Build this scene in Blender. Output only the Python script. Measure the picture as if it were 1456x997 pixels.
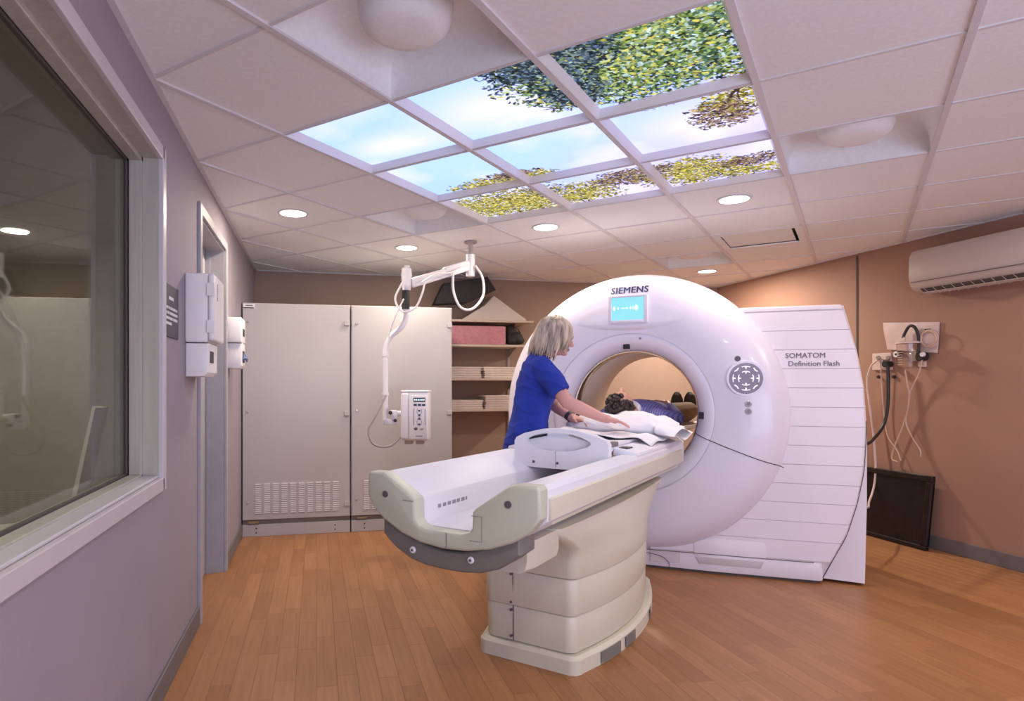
import bpy, bmesh, math, random
import numpy as np
from mathutils import Vector, Matrix
random.seed(7); np.random.seed(7)
for o in list(bpy.data.objects): bpy.data.objects.remove(o)
S = bpy.context.scene
C = S.collection
PI = math.pi

# ---------------------------------------------------------------- camera
F, CX, CY, EYE, YAW = 889.0, 640.0, 546.3, 1.22, math.radians(12.02)
CEIL = EYE + 1.1047
cd = bpy.data.cameras.new('camera'); cam = bpy.data.objects.new('camera', cd); C.objects.link(cam)
cam.location = (0, 0, EYE); cam.rotation_euler = (PI/2, 0, -YAW)
cd.sensor_fit = 'HORIZONTAL'; cd.sensor_width = 36; cd.lens = F/1456*36
cd.shift_x = (728-CX)/1456; cd.shift_y = (CY-498.5)/1456
cd.clip_start = .02
S.camera = cam

# ---------------------------------------------------------------- light
wd = bpy.data.worlds.new('world'); S.world = wd; wd.use_nodes = True
wd.node_tree.nodes['Background'].inputs[0].default_value = (.8, .75, .9, 1)
wd.node_tree.nodes['Background'].inputs[1].default_value = .15
S.view_settings.view_transform = 'Standard'; S.view_settings.look = 'None'
S.view_settings.gamma = 1; S.view_settings.use_curve_mapping = False
S.view_settings.exposure = 0.3
DOWNLIGHT_W = 13.0       # watts of each ceiling downlight
PANEL_STRENGTH = 1.5    # backlight of the sky picture panels
def area(name, loc, rot, sx, sy, watts, col):
    l = bpy.data.lights.new(name, 'AREA'); l.shape = 'RECTANGLE'; l.size = sx; l.size_y = sy
    l.energy = watts; l.color = col
    o = bpy.data.objects.new(name, l); C.objects.link(o); o.location = loc; o.rotation_euler = rot
    return o
# unseen fill light added behind the camera to brighten room and ceiling
area('rear_fill_light', (1.9, -1.42, 1.1), (math.radians(112), 0, 0), 4.4, 1.8, 90, (.66, .72, 1.0))

# ---------------------------------------------------------------- helpers
def ray(px, py):
    r, u = (px-CX)/F, (CY-py)/F
    return Vector((r*math.cos(YAW)+math.sin(YAW), math.cos(YAW)-r*math.sin(YAW), u))
def at(px, py, axis, val):
    d = ray(px, py); o = Vector((0, 0, EYE)); k = 'xyz'.index(axis)
    return o + d*((val-o[k])/d[k])
def atd(px, py, depth): return Vector((0, 0, EYE)) + ray(px, py)*depth

def nodes_of(name):
    m = bpy.data.materials.new(name); m.use_nodes = True
    return m, m.node_tree.nodes, m.node_tree.links, m.node_tree.nodes['Principled BSDF']
def mat(name, col, rough=.5, metal=0, var=.06, scale=12, bump=0, bscale=80, coat=0, emit=None, spec=.5, stretch=None, sss=0):
    m, N, L, b = nodes_of(name)
    tc = N.new('ShaderNodeTexCoord'); mp = N.new('ShaderNodeMapping'); L.new(tc.outputs['Object'], mp.inputs[0])
    if stretch: mp.inputs['Scale'].default_value = stretch
    nz = N.new('ShaderNodeTexNoise'); nz.inputs['Scale'].default_value = scale; nz.inputs['Detail'].default_value = 4
    L.new(mp.outputs[0], nz.inputs['Vector'])
    cr = N.new('ShaderNodeValToRGB')
    cr.color_ramp.elements[0].position = .3; cr.color_ramp.elements[1].position = .7
    cr.color_ramp.elements[0].color = tuple(max(0, c*(1-var)) for c in col)+(1,)
    cr.color_ramp.elements[1].color = tuple(min(1, c*(1+var)) for c in col)+(1,)
    L.new(nz.outputs[0], cr.inputs[0]); L.new(cr.outputs[0], b.inputs['Base Color'])
    b.inputs['Roughness'].default_value = rough; b.inputs['Metallic'].default_value = metal
    b.inputs['Coat Weight'].default_value = coat; b.inputs['Specular IOR Level'].default_value = spec
    if sss:
        b.inputs['Subsurface Weight'].default_value = sss; b.inputs['Subsurface Scale'].default_value = .01
    if bump:
        n2 = N.new('ShaderNodeTexNoise'); n2.inputs['Scale'].default_value = bscale; n2.inputs['Detail'].default_value = 3
        L.new(mp.outputs[0], n2.inputs['Vector'])
        bp = N.new('ShaderNodeBump'); bp.inputs['Strength'].default_value = bump; bp.inputs['Distance'].default_value = .01
        L.new(n2.outputs[0], bp.inputs['Height']); L.new(bp.outputs[0], b.inputs['Normal'])
    if emit:
        b.inputs['Emission Color'].default_value = emit[:3]+(1,); b.inputs['Emission Strength'].default_value = emit[3]
    return m
def glassy(name, tint=(1, 1, 1), gloss=1.0, ior=1.5):
    m, N, L, b = nodes_of(name); N.remove(b)
    out = N['Material Output']; t = N.new('ShaderNodeBsdfTransparent'); t.inputs[0].default_value = tint+(1,)
    g = N.new('ShaderNodeBsdfGlossy'); g.inputs['Roughness'].default_value = .02
    fr = N.new('ShaderNodeFresnel'); ge = N.new('ShaderNodeNewGeometry')
    mr = N.new('ShaderNodeMapRange'); mr.inputs['To Min'].default_value = ior; mr.inputs['To Max'].default_value = 1/ior   # same reflectance on both faces of the sheet
    L.new(ge.outputs['Backfacing'], mr.inputs['Value']); L.new(mr.outputs[0], fr.inputs[0])
    mx = N.new('ShaderNodeMixShader'); L.new(fr.outputs[0], mx.inputs[0]); L.new(t.outputs[0], mx.inputs[1]); L.new(g.outputs[0], mx.inputs[2])
    L.new(mx.outputs[0], out.inputs[0])
    return m

M = {}
def defmats():
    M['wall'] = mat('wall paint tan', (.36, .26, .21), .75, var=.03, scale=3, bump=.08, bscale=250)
    M['wall_l'] = mat('wall paint cool light', (.325, .285, .325), .75, var=.03, scale=3, bump=.08, bscale=250)  # lavender cast of the sky panel light put into the wall colour
    M['wall_r'] = mat('wall paint warm light', (.35, .20, .145), .75, var=.03, scale=3, bump=.08, bscale=250)  # warm cast of the downlights put into the wall colour
    M['ceil'] = mat('ceiling tile', (.88, .88, .88), .9, var=.03, scale=60, bump=.25, bscale=400)
    M['grid'] = mat('ceiling grid', (.70, .67, .69), .5, var=.03)
    M['joint'] = mat('plank joint', (.17, .075, .035), .8)
    M['plenum'] = mat('plenum', (.05, .045, .045), .9)
    M['trim'] = mat('painted frame', (.56, .53, .57), .4, var=.03)
    M['jamb'] = mat('jamb paint', (.43, .41, .36), .45, var=.08, scale=6, stretch=(8, 8, .6))
    M['doorgrey'] = mat('door frame grey', (.38, .37, .40), .45, var=.04)
    M['base'] = mat('vinyl baseboard', (.16, .145, .15), .5, var=.05)
    M['white'] = mat('white plastic', (.83, .81, .83), .35, var=.02, scale=4)
    M['gantry'] = mat('gantry shell', (.84, .81, .92), .3, var=.015, scale=3, coat=.25)
    M['gantry2'] = mat('gantry side', (.81, .76, .83), .38, var=.015, scale=3)
    M['groove'] = mat('dark gap', (.10, .085, .08), .8)
    M['groove2'] = mat('soft gap', (.66, .60, .62), .7)
    M['liner'] = mat('bore liner', (.80, .66, .52), .4, var=.03)
    M['chrome'] = mat('polished ring', (.62, .57, .50), .18, metal=1, var=.05)
    M['cream'] = mat('table cream', (.68, .65, .52), .4, var=.02, scale=4)
    M['capgreen'] = mat('end cap', (.58, .60, .475), .4, var=.02, scale=4)
    M['bumper'] = mat('grey bumper', (.20, .19, .175), .55, var=.05)
    M['tablewhite'] = mat('table white', (.80, .80, .86), .5, var=.02, scale=4)
    M['cab'] = mat('cabinet paint', (.47, .45, .45), .45, var=.025, scale=2)
    M['cabdark'] = mat('cabinet recess', (.24, .20, .17), .6)
    M['black'] = mat('black plastic', (.02, .02, .022), .45)
    M['blackfoam'] = mat('black foam', (.022, .021, .024), .7, bump=.3, bscale=60)
    M['foamwhite'] = mat('white vinyl wedge', (.72, .65, .60), .5, var=.03)
    M['pink'] = mat('pink foam', (.56, .25, .30), .85, var=.12, scale=40, bump=.6, bscale=90)
    M['linen'] = mat('folded linen', (.72, .63, .58), .9, var=.06, scale=20, bump=.3, bscale=60)
    M['sheet'] = mat('white sheet', (.86, .85, .88), .85, var=.02, bump=.35, bscale=18)
    M['shelf'] = mat('shelf board', (.62, .52, .44), .5, var=.05)
    M['steel'] = mat('steel', (.5, .48, .47), .35, metal=1)
    M['metalgrey'] = mat('grey enamel', (.42, .38, .36), .5)
    M['navyink'] = mat('navy lettering', (.05, .06, .17), .5)
    M['greyink'] = mat('grey lettering', (.13, .10, .13), .5)
    M['blackink'] = mat('dark print', (.03, .03, .04), .6)
    M['whiteink'] = mat('white print', (.8, .8, .82), .6)
    M['sign'] = mat('sign plate', (.045, .04, .055), .5)
    M['pad'] = mat('keypad', (.30, .28, .36), .5)
    M['glow'] = mat('white symbol', (.9, .9, .95), .4, emit=(.9, .88, 1, .35))
    M['scrub'] = mat('blue scrubs', (.012, .035, .33), .85, var=.3, scale=5, bump=.8, bscale=11)
    M['skin'] = mat('skin', (.66, .34, .29), .5, var=.08, scale=9, sss=.1)
    M['skin2'] = mat('skin tanned', (.58, .30, .22), .5, var=.08, scale=9, sss=.1)
    M['blond'] = mat('ash blond hair', (.50, .395, .30), .45, var=.65, scale=30, stretch=(1, 1, .12))
    M['brownhair'] = mat('dark brown hair', (.035, .018, .016), .5, var=.5, scale=70)
    M['lip'] = mat('lips', (.45, .16, .16), .5)
    M['brown'] = mat('brown trousers', (.20, .115, .065), .8, bump=.4, bscale=20)
    M['sole'] = mat('shoe sole', (.02, .018, .018), .7)
    M['board'] = mat('black board', (.011, .008, .009), .35, var=.4, scale=14)
    M['acwhite'] = mat('unit casing', (.50, .42, .39), .45, var=.02)
    M['pouch'] = mat('paper pouch', (.66, .52, .50), .6, var=.05)
    M['clear'] = glassy('clear plastic', (.97, .95, .94))
    M['tubeclear'] = mat('clear tubing', (.62, .45, .38), .25)
    M['glass'] = glassy('window glass', (.82, .86, .80))
    M['lamp'] = mat('lamp lens', (1, .95, .85), .5, emit=(1.0, .93, .80, 5.0))
    M['ctrlwall'] = mat('control room wall', (.42, .36, .31), .8)
    M['ctrldark'] = mat('control room dark', (.09, .07, .06), .7)
    M['chairgrey'] = mat('chair shell', (.55, .50, .52), .5)
    M['watch'] = mat('watch', (.05, .05, .06), .3)
    M['olive'] = mat('belt', (.05, .04, .03), .6)
defmats()

def new_obj(name, mesh, parent=None, material=None, loc=None):
    o = bpy.data.objects.new(name, mesh); C.objects.link(o)
    if material is not None and len(mesh.materials) == 0: mesh.materials.append(material)
    if parent is not None: o.parent = parent
    if loc is not None: o.location = loc
    return o
def finish(name, bm, material, parent=None, smooth=False, angle=40, loc=None, recalc=True):
    if recalc: bmesh.ops.recalc_face_normals(bm, faces=bm.faces)
    me = bpy.data.meshes.new(name)
    if smooth:
        ca = math.radians(angle)
        for f in bm.faces: f.smooth = True
        for e in bm.edges:
            if len(e.link_faces) == 2 and e.calc_face_angle(0) > ca: e.smooth = False
    bm.to_mesh(me); bm.free()
    return new_obj(name, me, parent, M[material] if isinstance(material, str) else material, loc)
def thing(name, label, cat, loc=(0, 0, 0), rotz=0, group=None):
    o = bpy.data.objects.new(name, None); C.objects.link(o); o.empty_display_size = .1
    o.location = loc; o.rotation_euler = (0, 0, rotz); o['label'] = label; o['category'] = cat
    if group: o['group'] = group
    return o
def tag(o, label, cat, group=None):
    o['label'] = label; o['category'] = cat
    if group: o['group'] = group
    return o
def struct(o): o['kind'] = 'structure'; return o
def B(): return bmesh.new()
def rebase(o):
    """move a top-level mesh object's origin to the middle of its base"""
    me = o.data; n = len(me.vertices); co = np.empty(n*3, np.float32); me.vertices.foreach_get('co', co); co = co.reshape(-1, 3)
    b = Vector(((co[:, 0].min()+co[:, 0].max())/2, (co[:, 1].min()+co[:, 1].max())/2, co[:, 2].min()))
    co -= np.array(b, np.float32); me.vertices.foreach_set('co', co.ravel()); me.update(); o.location = o.location + b
    return o

def box(bm, x0, x1, y0, y1, z0, z1, bev=0, seg=2, mtx=None):
    vs = [bm.verts.new((x, y, z)) for z in (z0, z1) for y in (y0, y1) for x in (x0, x1)]
    fs = [bm.faces.new([vs[i] for i in q]) for q in ((0, 2, 3, 1), (4, 5, 7, 6), (0, 1, 5, 4), (2, 6, 7, 3), (0, 4, 6, 2), (1, 3, 7, 5))]
    if bev:
        es = list({e for f in fs for e in f.edges})
        r = bmesh.ops.bevel(bm, geom=es, offset=bev, segments=seg, profile=.5, affect='EDGES')
        vs = list({v for f in r['faces'] for v in f.verts} | {v for v in vs if v.is_valid})
    if mtx is not None: bmesh.ops.transform(bm, matrix=mtx, verts=[v for v in vs if v.is_valid])
    return vs
def prism(bm, pts, axis, a0, a1, bev=0, seg=2):
    """extrude a 2-D outline along axis; pts are the other two coordinates in xyz order"""
    def P(p, a):
        return {'x': (a, p[0], p[1]), 'y': (p[0], a, p[1]), 'z': (p[0], p[1], a)}[axis]
    v0 = [bm.verts.new(P(p, a0)) for p in pts]; v1 = [bm.verts.new(P(p, a1)) for p in pts]; n = len(pts)
    fs = [bm.faces.new(v0), bm.faces.new(v1[::-1])]
    for i in range(n): fs.append(bm.faces.new([v0[i], v1[i], v1[(i+1) % n], v0[(i+1) % n]]))
    if bev:
        es = list(set(fs[0].edges) | set(fs[1].edges))
        bmesh.ops.recalc_face_normals(bm, faces=fs)
        bmesh.ops.bevel(bm, geom=es, offset=bev, segments=seg, profile=.5, affect='EDGES')
    return v0+v1
def catmull(pts, k=6):
    pts = [Vector(p) for p in pts]
    if len(pts) < 3: return pts
    q = [2*pts[0]-pts[1]]+pts+[2*pts[-1]-pts[-2]]; out = []
    for i in range(1, len(q)-2):
        a, b, c, d = q[i-1:i+3]
        for j in range(k):
            t = j/k
            out.append(.5*((2*b)+(c-a)*t+(2*a-5*b+4*c-d)*t*t+(3*b-a-3*c+d)*t**3))
    return out+[pts[-1]]
def tube(bm, pts, r, n=8, smooth=6, caps=True):
    if smooth: 
        m = len(pts); rr = r if not hasattr(r, '__len__') else None
        P = catmull(pts, smooth)
        R = [r]*len(P) if rr is not None else [float(q) for q in np.interp(np.linspace(0, m-1, len(P)), range(m), r)]
    else:
        P = [Vector(p) for p in pts]; R = [r]*len(P) if not hasattr(r, '__len__') else list(r)
    up = None; rings = []
    for i, p in enumerate(P):
        t = (P[min(i+1, len(P)-1)]-P[max(i-1, 0)]).normalized()
        if up is None:
            up = Vector((0, 0, 1)) if abs(t.z) < .9 else Vector((1, 0, 0))
        s = t.cross(up).normalized(); up = s.cross(t).normalized()
        rings.append([bm.verts.new(p+R[i]*(math.cos(2*PI*k/n)*s+math.sin(2*PI*k/n)*up)) for k in range(n)])
    for a, b in zip(rings, rings[1:]):
        for k in range(n): bm.faces.new([a[k], a[(k+1) % n], b[(k+1) % n], b[k]])
    if caps: bm.faces.new(rings[0][::-1]); bm.faces.new(rings[-1])
    return rings
def lathe(bm, prof, n=48, axis='z', origin=(0, 0, 0), close=False, a0=0, a1=2*PI):
    """prof: (radius, height) pairs revolved about axis"""
    full = abs(a1-a0-2*PI) < 1e-6; rings = []; O = Vector(origin)
    m = n if full else n+1
    for r, h in prof:
        ring = []
        for k in range(m):
            a = a0+(a1-a0)*k/n; c, s = r*math.cos(a), r*math.sin(a)
            v = {'z': (c, s, h), 'y': (c, h, s), 'x': (h, c, s)}[axis]
            ring.append(bm.verts.new(O+Vector(v)))
        rings.append(ring)
    pr = list(zip(rings, rings[1:]))
    if close: pr.append((rings[-1], rings[0]))
    for a, b in pr:
        for k in range(n if full else n):
            j = (k+1) % m
            if a[k] is a[j]: continue
            try: bm.faces.new([a[k], a[j], b[j], b[k]])
            except ValueError: pass
    return rings
def disc(bm, r, c, axis='z', depth=.004, n=24, bev=0):
    """solid short cylinder, centred at c, extending +-depth/2"""
    h = depth/2
    rings = lathe(bm, [(r, -h), (r, h)] if not bev else [(r-bev, -h), (r, -h+bev), (r, h-bev), (r-bev, h)], n, axis, c)
    bm.faces.new(rings[0][::-1]); bm.faces.new(rings[-1])
def loft(bm, layers, cap=True):
    rings = [[bm.verts.new(p) for p in L] for L in layers]; n = len(rings[0])
    for a, b in zip(rings, rings[1:]):
        for k in range(n): bm.faces.new([a[k], a[(k+1) % n], b[(k+1) % n], b[k]])
    if cap: bm.faces.new(rings[0][::-1]); bm.faces.new(rings[-1])
    return rings
def capsule(bm, p0, p1, r0, r1, n=14, flat=False, sq=(1, 1), updir=None):
    p0, p1 = Vector(p0), Vector(p1); t = (p1-p0); Ln = t.length; t.normalize()
    up = Vector(updir) if updir else (Vector((0, 0, 1)) if abs(t.z) < .9 else Vector((1, 0, 0)))
    s = t.cross(up).normalized(); u = s.cross(t)
    prof = []
    if flat: prof = [(r0*.02, 0), (r0, 0), (r1, Ln), (r1*.02, Ln)]
    else:
        for k in range(6): a = -PI/2+PI/2*k/5*.98+.02; prof.append((r0*math.cos(a), r0*math.sin(a)))
        for k in range(6): a = PI/2*k/5*.98; prof.append((r1*math.cos(a), Ln+r1*math.sin(a)))
    rings = [[bm.verts.new(p0+t*h+r*(sq[0]*math.cos(2*PI*k/n)*s+sq[1]*math.sin(2*PI*k/n)*u)) for k in range(n)] for r, h in prof]
    for a, b in zip(rings, rings[1:]):
        for k in range(n): bm.faces.new([a[k], a[(k+1) % n], b[(k+1) % n], b[k]])
    bm.faces.new(rings[0][::-1]); bm.faces.new(rings[-1])
def ellipsoid(bm, c, r, axes=None, n=18):
    """axes: optional 3 direction vectors for the radii"""
    c = Vector(c); ax = [Vector(a).normalized() for a in axes] if axes else [Vector((1, 0, 0)), Vector((0, 1, 0)), Vector((0, 0, 1))]
    m = n//2; rings = []
    for i in range(m+1):
        th = PI*(i/m*.98+.01)
        rings.append([bm.verts.new(c+ax[0]*r[0]*math.sin(th)*math.cos(2*PI*k/n)+ax[1]*r[1]*math.sin(th)*math.sin(2*PI*k/n)+ax[2]*r[2]*math.cos(th)) for k in range(n)])
    for a, b in zip(rings, rings[1:]):
        for k in range(n): bm.faces.new([a[k], a[(k+1) % n], b[(k+1) % n], b[k]])
    bm.faces.new(rings[0][::-1]); bm.faces.new(rings[-1])
def remeshed(bm, voxel, smooth_it=4, factor=.5):
    """union of overlapping closed shapes as one continuous smooth surface (mesh)"""
    bmesh.ops.recalc_face_normals(bm, faces=bm.faces)
    me = bpy.data.meshes.new('tmp'); bm.to_mesh(me); bm.free()
    o = bpy.data.objects.new('tmp', me); C.objects.link(o)
    m = o.modifiers.new('r', 'REMESH'); m.mode = 'VOXEL'; m.voxel_size = voxel; m.use_smooth_shade = True
    s = o.modifiers.new('s', 'SMOOTH'); s.iterations = smooth_it; s.factor = factor
    dg = bpy.context.evaluated_depsgraph_get()
    out = bpy.data.meshes.new_from_object(o.evaluated_get(dg))
    bpy.data.objects.remove(o); bpy.data.meshes.remove(me)
    for p in out.polygons: p.use_smooth = True
    out.materials.clear()
    return out
def text_mesh(txt, size, depth=.001, offset=0, align='CENTER', shear=0, spacing=1):
    cu = bpy.data.curves.new('t', 'FONT'); cu.body = txt; cu.size = size; cu.extrude = depth; cu.offset = offset
    cu.align_x = align; cu.align_y = 'CENTER'; cu.shear = shear; cu.space_character = spacing; cu.resolution_u = 3
    o = bpy.data.objects.new('t', cu); C.objects.link(o)
    dg = bpy.context.evaluated_depsgraph_get(); me = bpy.data.meshes.new_from_object(o.evaluated_get(dg))
    bpy.data.objects.remove(o); bpy.data.curves.remove(cu)
    return me
def copy_tree(o, parent=None):
    c = o.copy(); C.objects.link(c); c.parent = parent
    for ch in list(o.children): copy_tree(ch, c)
    return c
def clip_rect(poly, x0, x1, y0, y1):
    for k, lim, sg in ((0, x0, 1), (0, x1, -1), (1, y0, 1), (1, y1, -1)):
        out = []
        for i in range(len(poly)):
            a, b = poly[i-1], poly[i]; da, db = sg*(a[k]-lim), sg*(b[k]-lim)
            if (da >= 0) != (db >= 0):
                t = da/(da-db); out.append((a[0]+(b[0]-a[0])*t, a[1]+(b[1]-a[1])*t))
            if db >= 0: out.append(b)
        poly = out
        if len(poly) < 3: return []
    return poly

# ================================================================ ROOM SHELL
XL, XR, YB, YF = -.59, 4.47, 6.34, -1.5      # left, right, back wall, wall behind the camera
SQ = math.sqrt(.5)

# ---- floor: wooden strips
bm = B(); box(bm, XL-.25, XR+.2, YF-.2, YB+.2, -.06, -.012)
floor = struct(finish('floor', bm, 'joint'))
def wood(name, source):
    m, N, L, b = nodes_of(name)
    tc = N.new('ShaderNodeTexCoord'); geo = N.new('ShaderNodeNewGeometry')
    mp = N.new('ShaderNodeMapping'); mp.inputs['Scale'].default_value = (55, 2.6, 1)
    L.new(geo.outputs['Position'], mp.inputs[0])
    nz = N.new('ShaderNodeTexNoise'); nz.inputs['Scale'].default_value = 1.0; nz.inputs['Detail'].default_value = 5; nz.inputs['Distortion'].default_value = .6
    L.new(mp.outputs[0], nz.inputs['Vector'])
    if source == 'object':
        oi = N.new('ShaderNodeObjectInfo'); rnd = oi.outputs['Random']
    else: rnd = geo.outputs['Random Per Island']
    add = N.new('ShaderNodeMath'); add.operation = 'MULTIPLY_ADD'; add.inputs[1].default_value = .66; L.new(nz.outputs[0], add.inputs[0])
    mu = N.new('ShaderNodeMath'); mu.operation = 'MULTIPLY'; mu.inputs[1].default_value = .27; L.new(rnd, mu.inputs[0]); L.new(mu.outputs[0], add.inputs[2])
    cr = N.new('ShaderNodeValToRGB'); e = cr.color_ramp.elements
    e[0].position = .18; e[0].color = (.275, .117, .043, 1); e[1].position = .78; e[1].color = (.44, .213, .088, 1)
    k = cr.color_ramp.elements.new(.5); k.color = (.357, .163, .064, 1)
    L.new(add.outputs[0], cr.inputs[0]); L.new(cr.outputs[0], b.inputs['Base Color'])
    b.inputs['Roughness'].default_value = .42
    bp = N.new('ShaderNodeBump'); bp.inputs['Strength'].default_value = .05; L.new(nz.outputs[0], bp.inputs['Height']); L.new(bp.outputs[0], b.inputs['Normal'])
    return m
WO, WS = wood('wood strip', 'object'), wood('wood strip far', 'island')
PW = .084
def plank_bm(bm, w, l, cx=0, cy=0):
    g = .0002; bv = .0006; x, y = w/2-g, l/2-g
    lo = [bm.verts.new((cx+sx*x, cy+sy*y, -.012)) for sx, sy in ((-1, -1), (1, -1), (1, 1), (-1, 1))]
    md = [bm.verts.new((cx+sx*x, cy+sy*y, -bv)) for sx, sy in ((-1, -1), (1, -1), (1, 1), (-1, 1))]
    hi = [bm.verts.new((cx+sx*(x-bv), cy+sy*(y-bv), 0)) for sx, sy in ((-1, -1), (1, -1), (1, 1), (-1, 1))]
    bm.faces.new(hi)
    for a, b in ((lo, md), (md, hi)):
        for i in range(4): bm.faces.new([a[i], a[(i+1) % 4], b[(i+1) % 4], b[i]])
planks = []
x = XL
while x < XR-.001:
    w = min(PW, XR-x); y = YF-random.random()*.5
    while y < YB:
        l = random.choice((.33, .42, .51, .60, .69)); a, b_ = max(y, YF), min(y+l, YB)
        if b_-a > .02: planks.append((x+w/2, (a+b_)/2, w, b_-a))
        y += l
    x += w
def vis_area(p):
    Xc, Yc = p[0], p[1]; d = Xc*math.sin(YAW)+Yc*math.cos(YAW); r = Xc*math.cos(YAW)-Yc*math.sin(YAW)
    if d < 1.5: return 0
    px, py = CX+F*r/d, CY+F*EYE/d
    if not (-20 < px < 1476 and py < 1015): return 0
    if Yc > 5.15 and Xc < 1.12: return 0
    q = Vector((Xc-2.07, Yc-3.8, 0)); lat = (q.x-q.y)*SQ; ax = (q.x+q.y)*SQ
    if .2 < ax < 1 and abs(lat) < 1.1: return 0
    if -1.4 < ax < -.3 and abs(lat) < .22: return 0
    if 0 < ax and lat < .9: return 0
    return p[2]*p[3]/d**3
pm = {}
order = sorted(planks, key=lambda p: -vis_area(p)); near = [p for p in order[:300] if vis_area(p) > 0]
for p in near:
    key = (round(p[2], 3), round(p[3], 2))
    if key not in pm:
        b2 = B(); plank_bm(b2, p[2], p[3]); me = bpy.data.meshes.new('floor_plank'); b2.to_mesh(me); b2.free(); me.materials.append(WO); pm[key] = me
    o = new_obj('floor_plank', pm[key], floor, None, (p[0], p[1], 0)); 
    o.scale = (1, p[3]/max(p[3], .0001), 1)
bm = B(); ns = set(near)
for p in planks:
    if p not in ns: plank_bm(bm, p[2], p[3], p[0], p[1])
o = finish('floor_planks_remaining', bm, WS, floor); o['kind'] = 'stuff'

# ---- walls
WZ = CEIL+.35
WIN = (.45, 2.575, .845, 2.095)      # window opening y0,y1,z0,z1
DOOR = (3.40, 4.29, 0, 2.10)
bm = B()
T = XL-.16
box(bm, T, XL, YF-.2, WIN[0], 0, WZ); box(bm, T, XL, WIN[0], WIN[1], 0, WIN[2]); box(bm, T, XL, WIN[0], WIN[1], WIN[3], WZ)
box(bm, T, XL, WIN[1], DOOR[0], 0, WZ); box(bm, T, XL, DOOR[0], DOOR[1], DOOR[3], WZ); box(bm, T, XL, DOOR[1], YB+.16, 0, WZ)
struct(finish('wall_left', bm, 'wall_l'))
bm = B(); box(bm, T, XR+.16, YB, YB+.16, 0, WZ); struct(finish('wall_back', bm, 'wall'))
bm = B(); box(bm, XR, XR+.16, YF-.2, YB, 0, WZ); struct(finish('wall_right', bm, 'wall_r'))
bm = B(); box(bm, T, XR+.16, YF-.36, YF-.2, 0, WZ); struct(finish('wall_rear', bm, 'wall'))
bm = B(); yy = at(1219, 420, 'x', XR).y; box(bm, XR-.006, XR, yy-.008, yy+.008, .1, CEIL-.02); struct(finish('trim_1', bm, 'groove'))
# baseboards
def baseboard(name, *boxes):
    bm = B()
    for b in boxes: box(bm, *b, bev=.004)
    struct(finish(name, bm, 'base'))
baseboard('baseboard_left', (XL, XL+.012, YF-.2, 3.35, 0, .10), (XL, XL+.012, 4.345, YB, 0, .10))
baseboard('baseboard_back', (XL, XR, YB-.012, YB, 0, .10))
baseboard('baseboard_right', (XR-.012, XR, YF-.2, YB-.012, 0, .10))
# ceiling edge angle
bm = B()
for q in ((XL, XL+.022, YF-.2, YB), (XR-.022, XR, YF-.2, YB), (XL, XR, YB-.022, YB)): box(bm, *q, CEIL-.005, CEIL+.003)
struct(finish('trim_2', bm, 'grid'))

# ---- ceiling: lay-in tiles set on the diagonal
TL = .61; OX, OY = -.151, 2.868
def cell_pt(a, b): return (OX+TL*SQ*(a+b), OY+TL*SQ*(b-a))     # a: to the right line, b: to the far line
bm = B(); box(bm, XL-.16, XR+.16, YF-.36, YB+.16, CEIL+.33, CEIL+.36); ceiling = struct(finish('ceiling', bm, 'plenum'))
SKY = {(a, b) for a in range(3) for b in range(3)}
DIFF = {(1, -1), (-1, 2), (3, 2), (1, 6)}
RET = {(2, 5)}
LIGHTS = [(-2, 1), (-2, 3), (0, 3), (2, 3), (1, 7), (3, -2), (5, 0), (1, -3), (5, 3)]  # entries after the far light: unseen downlights added to brighten the room
tm = {}
for a in range(-9, 12):
    for b in range(-9, 13):
        if (a, b) in SKY or (a, b) in DIFF or (a, b) in RET: continue
        g = .004
        q = [cell_pt(a+g, b+g), cell_pt(a+1-g, b+g), cell_pt(a+1-g, b+1-g), cell_pt(a+g, b+1-g)]
        poly = clip_rect(q, XL+.003, XR-.003, YF-.19, YB-.003)
        if len(poly) < 3: continue
        cx, cy = cell_pt(a+.5, b+.5); full = len(poly) == 4 and all(abs(p[0]-r[0])+abs(p[1]-r[1]) < 1e-6 for p in poly for r in [min(q, key=lambda s: abs(s[0]-p[0])+abs(s[1]-p[1]))])
        if full and 'f' in tm: me = tm['f']
        else:
            b2 = B(); prism(b2, [(p[0]-cx, p[1]-cy) for p in poly], 'z', 0, .015)
            bmesh.ops.recalc_face_normals(b2, faces=b2.faces)
            me = bpy.data.meshes.new('ceiling_tile'); b2.to_mesh(me); b2.free(); me.materials.append(M['ceil'])
            if full: tm['f'] = me
        new_obj('ceiling_tile', me, ceiling, None, (cx, cy, CEIL+.004))
def runner(p, q, w):
    d = Vector((q[0]-p[0], q[1]-p[1])).normalized()*1; n = Vector((-d.y, d.x))*w/2
    poly = clip_rect([(p[0]+n.x, p[1]+n.y), (p[0]-n.x, p[1]-n.y), (q[0]-n.x, q[1]-n.y), (q[0]+n.x, q[1]+n.y)], XL+.002, XR-.002, YF-.19, YB-.002)
    return poly
for k in range(-9, 13):
    for kind in (0, 1):
        p, q = (cell_pt(k, -9), cell_pt(k, 13)) if kind == 0 else (cell_pt(-9, k), cell_pt(12, k))
        poly = runner(p, q, .024 if kind == 0 else .014)
        if len(poly) < 3: continue
        b2 = B(); prism(b2, poly, 'z', CEIL-.004 if kind == 0 else CEIL-.001, CEIL+.0045)
        finish('main_runner' if kind == 0 else 'cross_tee', b2, 'grid', ceiling)

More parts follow.
